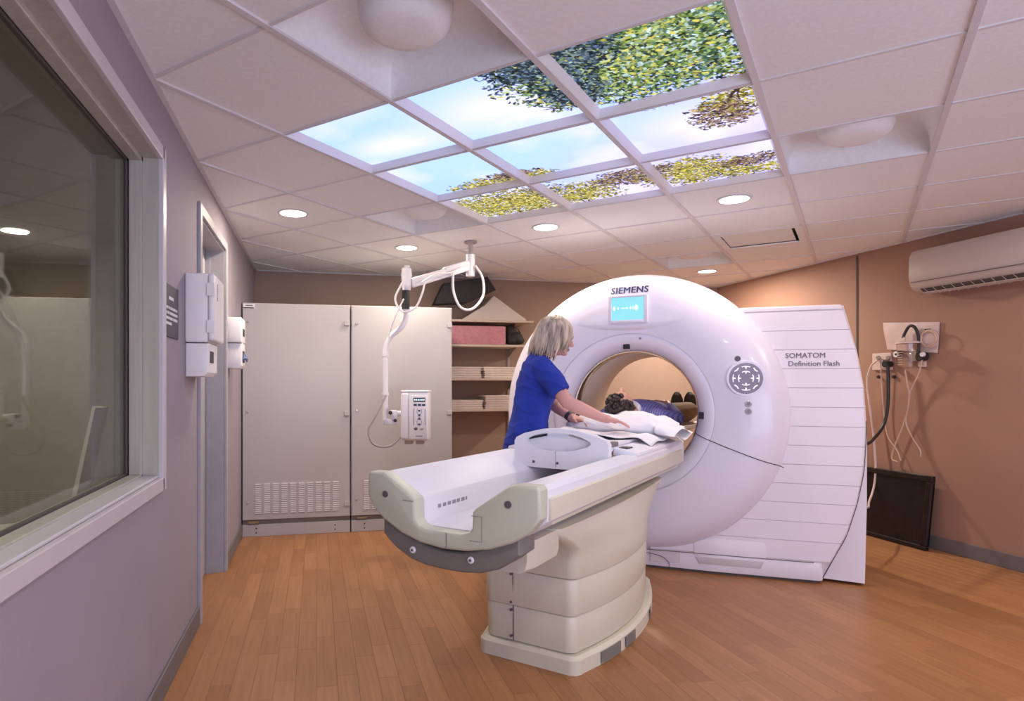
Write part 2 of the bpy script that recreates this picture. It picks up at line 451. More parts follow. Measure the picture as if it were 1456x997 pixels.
# ---- downlights
DLW = {(1, 7): 3.2, (-2, 3): .9, (0, 3): .75, (2, 3): .38, (3, -2): .6, (1, -3): .5, (5, 0): .7}
def downlight(a, b, label):
    cx, cy = cell_pt(a+.5, b+.5)
    t = thing('downlight', label, 'ceiling light', (cx, cy, CEIL), 0, 'recessed round ceiling downlights')
    b2 = B(); lathe(b2, [(.082, -.004), (.094, -.007), (.099, -.004), (.099, .002), (.082, .002)], 40, 'z', close=True); finish('trim_ring', b2, 'grid', t, True)
    b2 = B(); disc(b2, .0815, (0, 0, -.003), 'z', .003, 36); finish('lens', b2, 'lamp', t)
    l = bpy.data.lights.new('downlight_lamp', 'AREA'); l.shape = 'DISK'; l.size = .15; l.energy = DOWNLIGHT_W*DLW.get((a, b), 1); l.color = (1, .85, .70)
    o = bpy.data.objects.new('downlight_lamp', l); C.objects.link(o); o.parent = t; o.location = (0, 0, -.012)
DL = {(-2, 1): 'lit round downlight in ceiling nearest the wall window', (-2, 3): 'lit round downlight in ceiling above the tall cabinets',
      (0, 3): 'lit round downlight between the sky panels and injector post', (2, 3): 'lit round downlight beside square return vent, right of sky panels',
      (3, -2): 'added unseen downlight in the ceiling to the right behind the camera', (5, 0): 'added unseen downlight in the ceiling near the right wall behind the camera', (1, -3): 'added unseen downlight in the ceiling straight behind the camera', (5, 3): 'added unseen downlight in the ceiling above the wall air conditioner',
      (1, 7): 'small far lit round downlight just above the scanner ring'}
for k in LIGHTS: downlight(*k, DL.get(k, 'added unseen downlight in the ceiling behind the camera'))

# ---- sky picture panels
RES = 150; W = RES*3
yy_, xx_ = np.mgrid[0:W, 0:W]; U = xx_/RES; V = yy_/RES     # U across (right), V away
def fbm(seed, f0, octv=5):
    rng = np.random.RandomState(seed); out = np.zeros((W, W)); amp = 1
    for o_ in range(octv):
        n = f0*2**o_+2; g = rng.rand(n+1, n+1); u = xx_/W*n; v = yy_/W*n
        i, j = u.astype(int), v.astype(int); fu, fv = u-i, v-j; fu = fu*fu*(3-2*fu); fv = fv*fv*(3-2*fv)
        out += amp*((g[j, i]*(1-fu)+g[j, i+1]*fu)*(1-fv)+(g[j+1, i]*(1-fu)+g[j+1, i+1]*fu)*fv); amp *= .5
    return (out-out.min())/(out.max()-out.min())
cl = np.clip((fbm(3, 3)-.42)*3.2, 0, 1)[..., None]
blobc = np.clip(np.exp(-((U-1.45)**2/.25+(V-.55)**2/.12))+np.exp(-((U-.45)**2/.16+(V-.72)**2/.05))+np.exp(-((U-2.6)**2/.2+(V-1.55)**2/.1)), 0, 1)[..., None]
cl = np.clip(cl*.7+blobc*.9, 0, 1)
blue = np.array([.34, .54, .80]); lav = np.array([.50, .50, .80]); cyan = np.array([.40, .60, .78])
t1 = np.clip((U+V-2.6)/2, 0, 1)[..., None]; t2 = np.clip(1-np.abs(V-1.3)-np.abs(U-.9)*.4, 0, 1)[..., None]
sky = blue*(1-t1)+lav*t1; sky = sky*(1-.6*t2)+cyan*.6*t2
img = sky*(1-cl)+np.array([.66, .67, .74])*cl
def den(*bl):
    d = np.zeros((W, W))
    for u, v, su, sv, k in bl: d = np.maximum(d, k*np.exp(-(((U-u)/su)**2+((V-v)/sv)**2)))
    return d
D_dark = den((1.95, .12, .42, .36, 1.1), (2.0, .55, .2, .3, .8))
D_green = den((2.5, .3, .75, .62, 1.5), (2.2, .5, .3, .4, 1.1), (2.85, .7, .3, .25, 1))
D_yel = den((.75, 1.95, .5, .17, 1.2), (.5, 2.6, .7, .45, 1.5), (1.2, 2.7, .42, .36, 1.3), (2.3, 2.6, .45, .36, 1.3), (2.75, 2.85, .35, .18, 1.1), (2.9, 1.3, .3, .3, 1.1))
D_pur = den((2.75, 1.5, .3, .28, .8), (1.8, 2.45, .35, .25, .95), (2.8, 2.55, .35, .16, .9), (.9, 1.85, .3, .12, .7))
rng = np.random.RandomState(11); 
NZ = .45+1.1*fbm(8, 14, 4); D_green *= NZ**.6; D_yel = D_yel*NZ; D_pur = D_pur*NZ; D_dark = D_dark*NZ
DALL = np.maximum(np.maximum(D_dark, D_green), np.maximum(D_yel, D_pur))
def branch(p, ang, L, w, depth):
    n = int(L*RES)
    for i in range(n):
        ang += rng.randn()*.05; p = (p[0]+math.cos(ang)/RES, p[1]+math.sin(ang)/RES)
        x_, y_ = int(p[0]*RES), int(p[1]*RES); r = max(1, int(w*(1-.6*i/n)))
        if 0 <= x_ < W and 0 <= y_ < W and DALL[y_, x_] > .3: img[max(0, y_-r//2):y_+(r+1)//2, max(0, x_-r//2):x_+(r+1)//2] = (.045, .025, .02)
        if depth and rng.rand() < 2.2/n*depth: branch(p, ang+rng.choice((-1, 1))*rng.uniform(.4, 1), L*.5, w*.6, depth-1)
def leaves(D, pal, n, s0, s1):
    ys, xs = np.nonzero(D > .30); pr = np.clip(D[ys, xs]-.25, 0, 1); pr /= pr.sum()
    idx = rng.choice(len(ys), n, p=pr)
    gy, gx = np.mgrid[-5:6, -5:6]
    for k, i in enumerate(idx):
        a = rng.rand()*PI; l = rng.uniform(s0, s1); w = l*.42
        u = gx*math.cos(a)+gy*math.sin(a); v = -gx*math.sin(a)+gy*math.cos(a)
        m = (u/l)**2+(v/w)**2 < 1
        y_, x_ = ys[i], xs[i]
        y0, y1, x0, x1 = max(0, y_-5), min(W, y_+6), max(0, x_-5), min(W, x_+6)
        mm = m[y0-y_+5:y1-y_+5, x0-x_+5:x1-x_+5]
        img[y0:y1, x0:x1][mm] = np.array(pal[rng.randint(len(pal))])*rng.uniform(.35, .95)
DK = [(.02, .03, .03), (.03, .05, .05), (.05, .08, .10), (.03, .04, .03)]
leaves(D_green, DK, 2600, 2.5, 4.5); branch((3.0, .75), PI*1.05, 1.3, 6, 3); branch((2.6, .0), PI*.7, .9, 7, 3); branch((2.95, .2), PI*.9, .9, 4, 2)
leaves(D_green, [(.12, .22, .05), (.28, .42, .08), (.45, .58, .18), (.62, .60, .10), (.10, .20, .12), (.5, .7, .5), (.04, .07, .03)], 4600, 2, 4.4)
leaves(D_dark, DK+[(.12, .2, .25), (.2, .28, .22)], 1500, 2, 4)
leaves(D_yel, [(.05, .05, .02), (.12, .11, .03), (.25, .2, .05)], 3000, 2, 4.4)
branch((.45, 3.0), -PI*.45, .6, 6, 3); branch((.75, 3.0), -PI*.6, .6, 5, 3); branch((1.2, 3), -PI*.5, .4, 4, 2)
leaves(D_yel, [(.55, .50, .05), (.75, .66, .09), (.40, .38, .06), (.85, .78, .25), (.2, .17, .04), (.28, .30, .08)], 5600, 2, 4)
branch((2.95, 1.05), PI*.75, .6, 4, 2); branch((2.0, 2.3), PI*.85, .5, 3, 2)
leaves(D_pur, [(.10, .06, .06), (.25, .16, .10), (.4, .3, .18), (.06, .04, .05), (.5, .4, .1)], 2300, 1.8, 3.6)
img = np.clip(img, 0, 1)*np.array([.90, .84, 1.14])
img = img.astype(np.float32)
mp_, N_, L_, b_ = nodes_of('sky picture'); N_.remove(b_)
at_ = N_.new('ShaderNodeAttribute'); at_.attribute_name = 'picture'; em_ = N_.new('ShaderNodeEmission'); em_.inputs[1].default_value = PANEL_STRENGTH
L_.new(at_.outputs['Color'], em_.inputs[0]); L_.new(em_.outputs[0], N_['Material Output'].inputs[0])
PL = {(0, 0): 'leftmost backlit sky panel, plain pale blue with a thin white cloud', (1, 0): 'backlit sky panel with big white cloud and dark leaves at one corner',
      (2, 0): 'backlit ceiling panel filled with dense green tree canopy and branches', (0, 1): 'backlit sky panel with a low strip of yellow green treetops along its edge',
      (1, 1): 'middle backlit sky panel, clear pale blue without leaves', (2, 1): 'backlit sky panel with white cloud and one leafy bough at its right',
      (0, 2): 'backlit ceiling panel filled with yellow tree and dark branches', (1, 2): 'backlit sky panel with a yellow treetop left and dark twigs right',
      (2, 2): 'backlit lavender sky panel with two treetops, nearest the return vent'}
FR = .036
for (a, b) in sorted(SKY):
    cx, cy = cell_pt(a+.5, b+.5)
    t = thing('sky_panel', PL[(a, b)], 'light panel', (cx, cy, CEIL), -PI/4, 'backlit sky picture panels')
    h = TL/2-.012
    b2 = B()
    lo = [b2.verts.new((sx*h, sy*h, 0)) for sx, sy in ((-1, -1), (1, -1), (1, 1), (-1, 1))]
    hi = [b2.verts.new((sx*(h-.020), sy*(h-.020), FR)) for sx, sy in ((-1, -1), (1, -1), (1, 1), (-1, 1))]
    ou = [b2.verts.new((sx*(h+.004), sy*(h+.004), FR)) for sx, sy in ((-1, -1), (1, -1), (1, 1), (-1, 1))]
    for i in range(4):
        j = (i+1) % 4; b2.faces.new([lo[i], lo[j], hi[j], hi[i]]); b2.faces.new([lo[j], lo[i], ou[i], ou[j]]); b2.faces.new([hi[i], hi[j], ou[j], ou[i]])
    finish('frame', b2, 'white', t)
    me = bpy.data.meshes.new('picture'); n = RES; e = h-.018
    gx, gy = np.meshgrid(np.linspace(-e, e, n), np.linspace(-e, e, n))
    vs = np.stack([gx.ravel(), gy.ravel(), np.full(n*n, FR-.004)], 1).astype(np.float32)
    i0 = (np.arange(n-1)[:, None]*n+np.arange(n-1)[None, :]).ravel()
    fc = np.stack([i0, i0+n, i0+n+1, i0+1], 1).astype(np.int32)
    me.vertices.add(n*n); me.vertices.foreach_set('co', vs.ravel())
    me.loops.add(fc.size); me.loops.foreach_set('vertex_index', fc.ravel())
    me.polygons.add(len(fc)); me.polygons.foreach_set('loop_start', (np.arange(len(fc))*4).astype(np.int32)); me.update(calc_edges=True)
    ca = me.color_attributes.new('picture', 'FLOAT_COLOR', 'POINT')
    col = np.ones((n*n, 4), np.float32); col[:, :3] = img[b*RES:(b+1)*RES, a*RES:(a+1)*RES].reshape(-1, 3)
    ca.data.foreach_set('color', col.ravel())
    new_obj('picture', me, t, mp_)

# ---- air diffusers (recessed pan with hanging drum)
DFL = {(1, -1): 'large white recessed air diffuser beside the cloud sky panel, nearest camera', (-1, 2): 'white recessed air diffuser left of the injector ceiling post',
       (3, 2): 'white recessed air diffuser right of the sky panels', (1, 6): 'small far recessed air diffuser above the scanner ring'}
for (a, b), lab in DFL.items():
    cx, cy = cell_pt(a+.5, b+.5)
    t = thing('air_diffuser', lab, 'air vent', (cx, cy, CEIL), -PI/4, 'recessed air diffusers in the ceiling')
    h = TL/2-.008; b2 = B(); R_ = []
    n = 48
    for rr, z, sqr in ((1.0, 0, 1), (.995, .05, 1), (.985, .09, .95), (.94, .125, .8), (.85, .148, .6), (.7, .157, .3), (.0001, .16, 0)):
        ring = []
        for k in range(n):
            an = 2*PI*k/n; c, s = math.cos(an), math.sin(an); mxx = max(abs(c), abs(s)); q = sqr/mxx+(1-sqr)
            ring.append(b2.verts.new((h*rr*c*q, h*rr*s*q, z)))
        R_.append(ring)
    # square outer rim
    for r1, r2 in zip(R_, R_[1:]):
        for k in range(n): b2.faces.new([r1[k], r1[(k+1) % n], r2[(k+1) % n], r2[k]])
    o = finish('pan', b2, 'ceil', t, True, 60)
    b2 = B(); lathe(b2, [(.001, .026), (.08, .027), (.118, .034), (.14, .052), (.152, .08), (.155, .105), (.155, .158), (.001, .158)], 40, 'z'); finish('drum', b2, 'ceil', t, True, 50)
# ---- return vent
cx, cy = cell_pt(2.5, 5.5)
t = thing('return_vent', 'square return air vent with dark slot, tile hanging below ceiling', 'air vent', (cx, cy, CEIL), -PI/4)
h = TL/2-.008; b2 = B()
for q in ((-h, h, -h, -h+.05), (-h, h, h-.05, h), (-h, -h+.05, -h+.05, h-.05), (h-.05, h, -h+.05, h-.05)): box(b2, *q, -.002, .006)
finish('frame', b2, 'ceil', t)
b2 = B(); box(b2, -h+.05, h-.05, -h+.05, h-.05, .05, .056); finish('duct_opening', b2, 'groove', t)
b2 = B(); box(b2, -h+.052, h-.075, -h+.11, h-.052, .012, .02); finish('plate', b2, 'ceil', t)

# ---- window in the left wall
w1 = struct(thing('window_1', 'interior control room window in lavender grey frame', 'window', (XL, 1.5, 0)))
for k in ('category',): del w1[k]
y0, y1, z0, z1 = WIN; y0 -= 1.5; y1 -= 1.5
def frame_boxes(x0, x1, w_, out=0):
    return [(x0, x1, y0-out, y0+w_-out, z0-out, z1+out), (x0, x1, y1-w_+out, y1+out, z0-out, z1+out), (x0, x1, y0, y1, z0-out, z0-out+w_), (x0, x1, y0, y1, z1+out-w_, z1+out)]
def boxes(name, lst, m, parent, bev=0):
    bm = B()
    for q in lst: box(bm, *q, bev=bev)
    return finish(name, bm, m, parent)
for i, q in enumerate(frame_boxes(-.001, .018, .05, .032)): boxes('casing', [q], 'trim', w1, .003)
boxes('jamb', frame_boxes(-.15, 0, .018, 0), 'jamb', w1)
boxes('glazing_stop', frame_boxes(-.10, -.055, .035, 0), 'jamb', w1, .003)
boxes('sill', [(-.15, .0, y0+.018, y1-.018, z0+.018, z0+.028)], 'trim', w1, .003)
boxes('gasket', frame_boxes(-.118, -.104, .039, 0), 'groove', w1)
boxes('pane', [(-.114, -.108, y0+.03, y1-.03, z0+.03, z1-.03)], 'glass', w1)
# control room beyond
bm = B(); box(bm, XL-3.2, T-.0, .0, 5.2, -.06, -.013); struct(finish('floor_control_room', bm, 'ctrldark'))
bm = B(); box(bm, XL-3.3, XL-3.2, -.1, 5.3, -.06, WZ); struct(finish('wall_control_far', bm, 'ctrlwall'))
bm = B(); box(bm, XL-3.2, T, 5.2, 5.3, -.06, WZ); struct(finish('wall_control_side', bm, 'ctrlwall'))
bm = B(); box(bm, XL-3.2, T, -.1, 0, -.06, WZ); struct(finish('wall_control_rear', bm, 'ctrlwall'))
bm = B(); box(bm, XL-3.2, T, -.1, 5.3, CEIL, CEIL+.03); struct(finish('ceiling_control_room', bm, 'ctrlwall'))
area('control_room_fill', (XL-1.5, 3.4, CEIL-.03), (0, 0, 0), .6, .6, 22, (1, .88, .75))  # unseen fill added so the control room shows through the glass
ch = thing('office_chair', 'pale grey office chair seen through the control room window', 'chair', (-1.45, 3.5, 0), math.radians(110))
b2 = B()
L_y = []
for k in range(9):
    tt = k/8; w_ = .23*(1-.35*tt**2); zz = .48+.62*tt; yb = -.22-.12*tt
    L_y.append([(-w_, yb-.02, zz), (0, yb-.05, zz), (w_, yb-.02, zz), (w_, yb+.02, zz), (0, yb-.01, zz), (-w_, yb+.02, zz)])
loft(b2, L_y); finish('backrest', b2, 'chairgrey', ch, True)
b2 = B(); box(b2, -.24, .24, -.22, .24, .42, .49, .03); finish('seat', b2, 'chairgrey', ch, True)
b2 = B(); tube(b2, [(0, 0, .08), (0, 0, .42)], .03, 12, 0); finish('column', b2, 'black', ch, True)
for k in range(5):
    a = 2*PI*k/5; b2 = B(); tube(b2, [(0, 0, .09), (.28*math.cos(a), .28*math.sin(a), .06)], [.025, .015], 8, 0)
    o = finish('leg', b2, 'black', ch, True); b2 = B(); ellipsoid(b2, (.28*math.cos(a), .28*math.sin(a), .028), (.028, .028, .028), n=10); finish('castor', b2, 'black', o, True)
dk = thing('control_desk', 'dark counter below the window in the control room', 'desk', (XL-2.7, 1.7, 0))
b2 = B(); box(b2, -.3, .3, -1.3, 1.3, .72, .76, .004); finish('worktop', b2, 'ctrldark', dk)
for s in (-1.25, 0, 1.2): 
    b2 = B(); box(b2, -.28, .25, s, s+.04, 0, .72); finish('support_panel', b2, 'ctrldark', dk)

# ---- door in the left wall
d1 = struct(thing('door_1', 'grey door frame', 'door', (XL, DOOR[0], 0))); del d1['category']
dw = DOOR[1]-DOOR[0]; dh = DOOR[3]
for nm, q in (('casing', (-.001, .016, -.045, .01, 0, dh+.045)), ('casing', (-.001, .016, dw-.01, dw+.045, 0, dh+.045)), ('casing', (-.001, .016, .01, dw-.01, dh-.01, dh+.045))):
    boxes(nm, [q], 'doorgrey', d1, .003)
boxes('jamb', [(-.16, -.001, 0, .02, 0, dh), (-.16, -.001, dw-.02, dw, 0, dh), (-.16, -.001, .02, dw-.02, dh-.02, dh)], 'doorgrey', d1)
boxes('stop', [(-.11, -.085, .02, .032, 0, dh-.02), (-.11, -.085, dw-.032, dw-.02, 0, dh-.02)], 'doorgrey', d1)
lf = boxes('door_leaf', [(-.155, -.112, .022, dw-.022, .006, dh-.022)], 'doorgrey', d1, .002)
b2 = B(); tube(b2, [(-.112, .10, 1.0), (-.06, .10, 1.0), (-.06, .21, 1.0)], .009, 8, 0); finish('handle', b2, 'steel', lf, True)
for zz in (.25, 1.05, 1.8):
    b2 = B(); tube(b2, [(-.105, dw-.024, zz), (-.105, dw-.024, zz+.1)], .007, 8, 0); finish('hinge', b2, 'steel', d1, True)
bm = B(); box(bm, T-.3, XL, DOOR[0]-.0, DOOR[1]+.0, -.012, -.0005); struct(finish('floor_doorway', bm, WS))

# ---- sign on the left wall
p0, p1 = at(230, 403, 'x', XL), at(251, 478, 'x', XL); sy0, sy1 = p0.y, p1.y; sh = .215
sg = thing('wall_sign', 'small black wall sign with white lettering beside the window', 'sign', (XL, (sy0+sy1)/2, 1.41))
hw = (sy1-sy0)/2
boxes('plate', [(0, .008, -hw, hw, 0, sh)], 'sign', sg, .002)
bm = B(); z = .158; random.seed(3)
y = -.045
for w_ in (.016, .012, .014, .012, .015, .012):
    box(bm, .008, .0088, y, y+w_-.003, z-.006, z+.007); y += w_
finish('heading', bm, 'whiteink', sg); bm = B()
for ln, (a, b_) in enumerate(((-.105, .105), (-.105, .108), (-.105, .105), (-.105, .0))):
    y = a; z = .118-.021*ln
    while y < b_:
        w_ = random.uniform(.005, .011); box(bm, .008, .0088, y, min(y+w_, b_), z-.0055, z+.0055); y += w_+random.choice((.002, .002, .002, .007))
finish('text_lines', bm, 'whiteink', sg)

# ---- dispensers
def dispenser(name, label, y0, z0, z1, z2, depth, ln, front):
    t = thing(name, label, 'dispenser', (XL, y0, z0))
    b2 = B(); box(b2, 0, depth, 0, ln, z1-z0, z2-z0, .008, 3); c = finish('cabinet', b2, 'white', t, True, 30)
    b2 = B(); prism(b2, [(.0, .0), (depth*.82, 0), (depth*.98, .02), (depth*1.0, z1-z0-.004), (0, z1-z0-.004)], 'y', .015, ln-.02, .006); lw = finish('lower_bin', b2, 'white', t, True, 30)
    return t, c, lw
t, c, lw = dispenser('sharps_cabinet', 'large white wall cabinet with lower bin between window and door', 3.04, 1.255, 1.413, 1.73, .10, .30, 1)
b2 = B(); box(b2, .101, .128, -.004, .305, .165, .475, .01, 3); dr = finish('door', b2, 'white', t, True, 30)
for z in (.23, .40):
    b2 = B(); box(b2, .095, .13, -.009, -.003, z-.03, z+.03, .002); finish('hinge', b2, 'white', t)
b2 = B(); random.seed(2)
for k in range(9): box(b2, .128, .1286, .09, .09+random.uniform(.01, .02), .36+k*.009, .366+k*.009)
finish('print', b2, 'navyink', dr)
b2 = B(); box(b2, .094, .1015, .06, .16, .065, .12, .002); finish('viewing_slot', b2, 'blackink', lw)
t, c, lw = dispenser('glove_dispenser', 'small cream wall dispenser by the door, next to tall cabinets', 4.36, 1.325, 1.497, 1.665, .10, .22, 0)
b2 = B(); box(b2, .097, .1025, .06, .16, .22, .27, .002); finish('opening', b2, 'blackink', c)
b2 = B(); box(b2, .092, .1005, .05, .17, .04, .12, .002); finish('opening', b2, 'blackink', lw)
b2 = B(); 
for k in range(5): tube(b2, [(.095, .08+.015*k, .06+.01*k), (.118, .085+.014*k, .07), (.125, .09+.013*k, .045+.004*k)], [.012, .010, .004], 7, 4)
finish('glove_tip', b2, mat('blue gloves', (.12, .16, .34), .5), lw, True)

# ================================================================ TALL CABINETS
CYF = 5.205
def cabinet(x0, label, full):
    w_ = .855; t = thing('equipment_cabinet', label, 'cabinet', (x0, CYF, 0), 0, 'tall electronics cabinets')
    H = 1.872
    b2 = B(); box(b2, 0, w_, .025, .80, .13, H, .004); finish('body', b2, 'cab', t)
    b2 = B(); box(b2, .003, w_-.004, .03, .78, .095, .13); finish('plinth_recess', b2, 'cabdark', t)
    b2 = B(); box(b2, .002, w_-.003, .01, .76, 0, .095, .003); pl = finish('plinth', b2, 'cab', t)
    for xx in (.11, .73):
        for zz in (.03, .065): 
            b2 = B(); disc(b2, .006, (xx, .009, zz), 'y', .004, 10); finish('bolt', b2, 'blackink', pl)
    b2 = B(); box(b2, .006, w_-.008, 0, .024, .135, H-.004, .004); dr = finish('door', b2, 'cab', t)
    for zz in (.27, 1.0, 1.72):
        b2 = B(); disc(b2, .011, (.045, -.003, zz), 'y', .008, 16, .002); finish('lock', b2, 'steel', dr, True)
    for zz in (.24, .98, 1.72):
        b2 = B(); box(b2, w_-.052, w_-.006, -.014, .0, zz-.02, zz+.02, .004); finish('hinge', b2, 'cab', dr)
    b2 = B()
    for c in range(10):
        xx = .10+c*.0675
        for r in range(16):
            zz = .185+r*.0153
            box(b2, xx+.004, xx+.05, -.007, .0, zz, zz+.0085, .0)
    v = finish('vent_louvres', b2, 'white', dr); v['kind'] = 'stuff'
    b2 = B()
    for c in range(10):
        xx = .10+c*.0675
        for r in range(16):
            zz = .185+r*.0153-.0045
            box(b2, xx+.004, xx+.05, -.0012, .0, zz, zz+.0045)
    v = finish('vent_slots', b2, 'cabdark', dr); v['kind'] = 'stuff'
    b2 = B(); box(b2, .05, .13, -.001, .01, .108, .124); finish('rating_plate', b2, mat('tan label', (.30, .22, .12), .6), t)
    if full:
        b2 = B(); box(b2, .01, .10, -.0015, 0, H-.05, H-.012); lb = finish('label', b2, 'whiteink', dr)
        b2 = B(); box(b2, .012, .094, -.0025, -.0015, H-.048, H-.04)
        for k in range(7): box(b2, .03+k*.008, .036+k*.008, -.0025, -.0015, H-.03, H-.021)
        finish('print', b2, 'blackink', lb)
    return t
cabinet(-.585, 'tall cream equipment cabinet in the corner by the door, whole front showing', True)
cabinet(.275, 'tall cream equipment cabinet behind the ceiling injector, next to the shelves', False)

# ================================================================ SHELVES
SX0, SX1 = 1.14, 2.14; SYF = 6.0
SZ = [1.859, 1.614, 1.278, .970]
SL = ['top wall shelf with the foam wedges', 'second wall shelf from the top with the pink foam block', 'third wall shelf from the top with two linen stacks', 'lowest wall shelf with linen stacks']
def linen_stack(x0, x1, z, n, y0, grp, lab):
    for k in range(n):
        th = .022; dx = random.uniform(-.008, .008); zz = z+k*(th+.0008)
        b2 = B(); m = 10; r = th/2
        # folded sheet: three layers, rounded fold at one side
        prof = []
        for a in range(7): an = PI/2+PI*a/6; prof.append((x0+dx+r+r*math.cos(an), zz+r+r*math.sin(an)))
        for a in range(7): an = -PI/2+PI*a/6; prof.append((x1+dx-r+r*math.cos(an), zz+r+r*math.sin(an)))
        prism(b2, prof, 'y', y0, y0+.26, .003)
        o = finish('folded_sheet', b2, 'linen', None, True, 60); rebase(o)
        pos = 'at the top of' if k == n-1 else ('at the bottom of' if k == 0 else ['', 'second from bottom in', 'third from bottom in', 'fourth from bottom in', 'fifth from bottom in'][k])
        tag(o, 'white folded sheet %s %s' % (pos, lab), 'linen', grp)
for i, z in enumerate(SZ):
    x1 = SX1 if i == 0 else SX1-.06
    t = thing('wall_shelf', 'cream '+SL[i], 'shelf', ((SX0+x1)/2, YB, z), 0, 'shelves on the back wall'); hw = (x1-SX0)/2; dp = YB-SYF
    b2 = B(); box(b2, -hw, hw, -dp, -.006, -.022, 0, .003); finish('board', b2, 'shelf', t)
    for xx in (1.30, 1.98):
        xx -= (SX0+x1)/2
        b2 = B(); prism(b2, [(-.014, -.022), (-dp*.75, -.022), (-dp*.72, -.035), (-.03, -.11), (-.014, -.11)], 'x', xx-.006, xx+.006); finish('bracket', b2, 'metalgrey', t)
for xx in (1.30, 1.98):
    b2 = B(); box(b2, xx-.012, xx+.012, YB-.012, YB, .55, 2.02); o = finish('shelf_standard', b2, 'metalgrey'); rebase(o)
    tag(o, 'slotted metal shelf upright on back wall, %s' % ('beside the cabinet' if xx < 1.5 else 'beside the scanner ring'), 'shelf upright', 'shelf uprights')
def zz_at(py, d=6.25): return EYE+(CY-py)*d/F
# dark wedge and white wedge on the top shelf
def wedge(name, pts, y0, y1, m, label):
    b2 = B(); prism(b2, pts, 'y', y0, y1, .008); o = finish(name, b2, m, None, True, 30); rebase(o); return tag(o, label, 'cushion')
q = [at(px, py, 'y', 5.96) for px, py in ((618, 432), (632, 402), (694, 393), (706, 412), (665, 430))]
wedge('foam_wedge', [(p.x, max(p.z, 1.862)) for p in q], 5.97, 6.14, 'blackfoam', 'black foam positioning wedge tilted on the top shelf')
q = [at(px, py, 'y', 6.1) for px, py in ((655, 452), (697, 415), (750, 452))]
wedge('positioning_wedge', [(q[0].x, 1.8595), (q[1].x-.05, 2.02), (q[1].x+.05, 2.125), (q[2].x, 1.89), (q[2].x, 1.8595)], 6.145, 6.32, 'foamwhite', 'off-white triangular wedge cushion on the top shelf')
# pink foam block and black bag
q0, q1 = at(640, 488, 'y', 6.03), at(719, 466, 'y', 6.03)
b2 = B(); box(b2, q0.x-.12, q1.x, 6.02, 6.24, 1.6145, 1.6145+.185, .012, 2); o = finish('foam_block', b2, 'pink', None, True); rebase(o); tag(o, 'rectangular pink foam block on the second shelf', 'cushion')
x0 = q1.x+.012
b2 = B()
ellipsoid(b2, (x0+.10, 6.12, 1.68), (.10, .09, .075)); ellipsoid(b2, (x0+.07, 6.12, 1.74), (.065, .07, .075)); ellipsoid(b2, (x0+.13, 6.12, 1.655), (.085, .09, .045)); ellipsoid(b2, (x0+.06, 6.10, 1.65), (.055, .08, .04))
me = remeshed(b2, .01, 3); o = new_obj('black_bag', me, None, M['blackfoam']); rebase(o); o.location.z = 1.6145
tag(o, 'slumped black bag beside the pink foam block', 'bag')
b2 = B(); tube(b2, [(-.06, -.07, .09), (-.04, -.095, .15), (.0, -.08, .17), (.03, -.095, .12)], .006, 8); finish('strap', b2, 'black', o, True)
linen_stack(1.16, 1.60, SZ[2]+.0005, 5, 6.015, 'folded sheets', 'the stack near the cabinet, third shelf')
linen_stack(1.625, 2.05, SZ[2]+.0005, 5, 6.02, 'folded sheets', 'the stack near the scanner, third shelf')
linen_stack(1.16, 1.62, SZ[3]+.0005, 4, 6.015, 'folded sheets', 'the stack near the cabinet, lowest shelf')
linen_stack(1.64, 2.05, SZ[3]+.0005, 6, 6.02, 'folded sheets', 'the taller stack near the scanner, lowest shelf')

# ================================================================ CEILING INJECTOR
P0 = at(669, 344, 'z', CEIL)
DI = 4.66
inj = thing('ceiling_injector', 'white contrast injector hanging from a jointed ceiling arm', 'medical injector', (P0.x, P0.y, CEIL))
def li(px, py, d=DI): return atd(px, py, d)-Vector((P0.x, P0.y, CEIL))
b2 = B(); tube(b2, [(0, 0, -.002), (0, 0, -.16)], .019, 14, 0); disc(b2, .05, (0, 0, -.006), 'z', .012, 24, .003); finish('ceiling_post', b2, 'metalgrey', inj, True, 35)
zb = atd(669, 393, 4.85).z-CEIL
b2 = B(); tube(b2, [(0, 0, -.10), (0, 0, zb)], .034, 18, 0); finish('swivel_hub', b2, 'white', inj, True, 35)
A0, A1 = Vector((0, 0, (-.10+zb)/2-.0)), li(585, 403)
b2 = B(); dr_ = (A1-A0); Ln = dr_.length; 
mt = Matrix.Translation(A0) @ dr_.to_track_quat('X', 'Z').to_matrix().to_4x4()
box(b2, 0, Ln, -.026, .026, -.035, .035, .012, 3, mt); box(b2, Ln*.02, Ln*.45, -.03, .03, .0, .045, .012, 3, mt); finish('spring_arm', b2, 'white', inj, True, 35)
E0 = li(578, 380); E1 = li(578, 413)
b2 = B(); lathe(b2, [(.001, E1.z), (.030, E1.z), (.034, E1.z+.02), (.04, E0.z-.06), (.036, E0.z-.01), (.001, E0.z)], 24, 'z', (E0.x, E0.y, 0)); finish('elbow_joint', b2, 'white', inj, True, 35)
b2 = B(); disc(b2, .022, (E0.x+.004, E0.y, E0.z+.004), 'z', .016, 20, .004); finish('joint_cap', b2, 'lamp' if False else 'white', inj, True)
g0, g1 = li(577, 413), li(577, 440)
b2 = B(); tube(b2, [g0, g1], .029, 18, 0); finish('black_grip', b2, 'black', inj, True, 35)
b2 = B(); tube(b2, [g1, li(577, 452), li(570, 466), li(556, 478), li(549, 492), li(548, 510), li(548, 560), li(548, 598)], .021, 14, 6); finish('drop_tube', b2, 'white', inj, True, 50)
for py in (505, 560):
    c = li(548, py); b2 = B(); tube(b2, [c+Vector((0, 0, .012)), c-Vector((0, 0, .012))], .026, 16, 0); finish('cable_clip', b2, 'white', inj, True, 35)
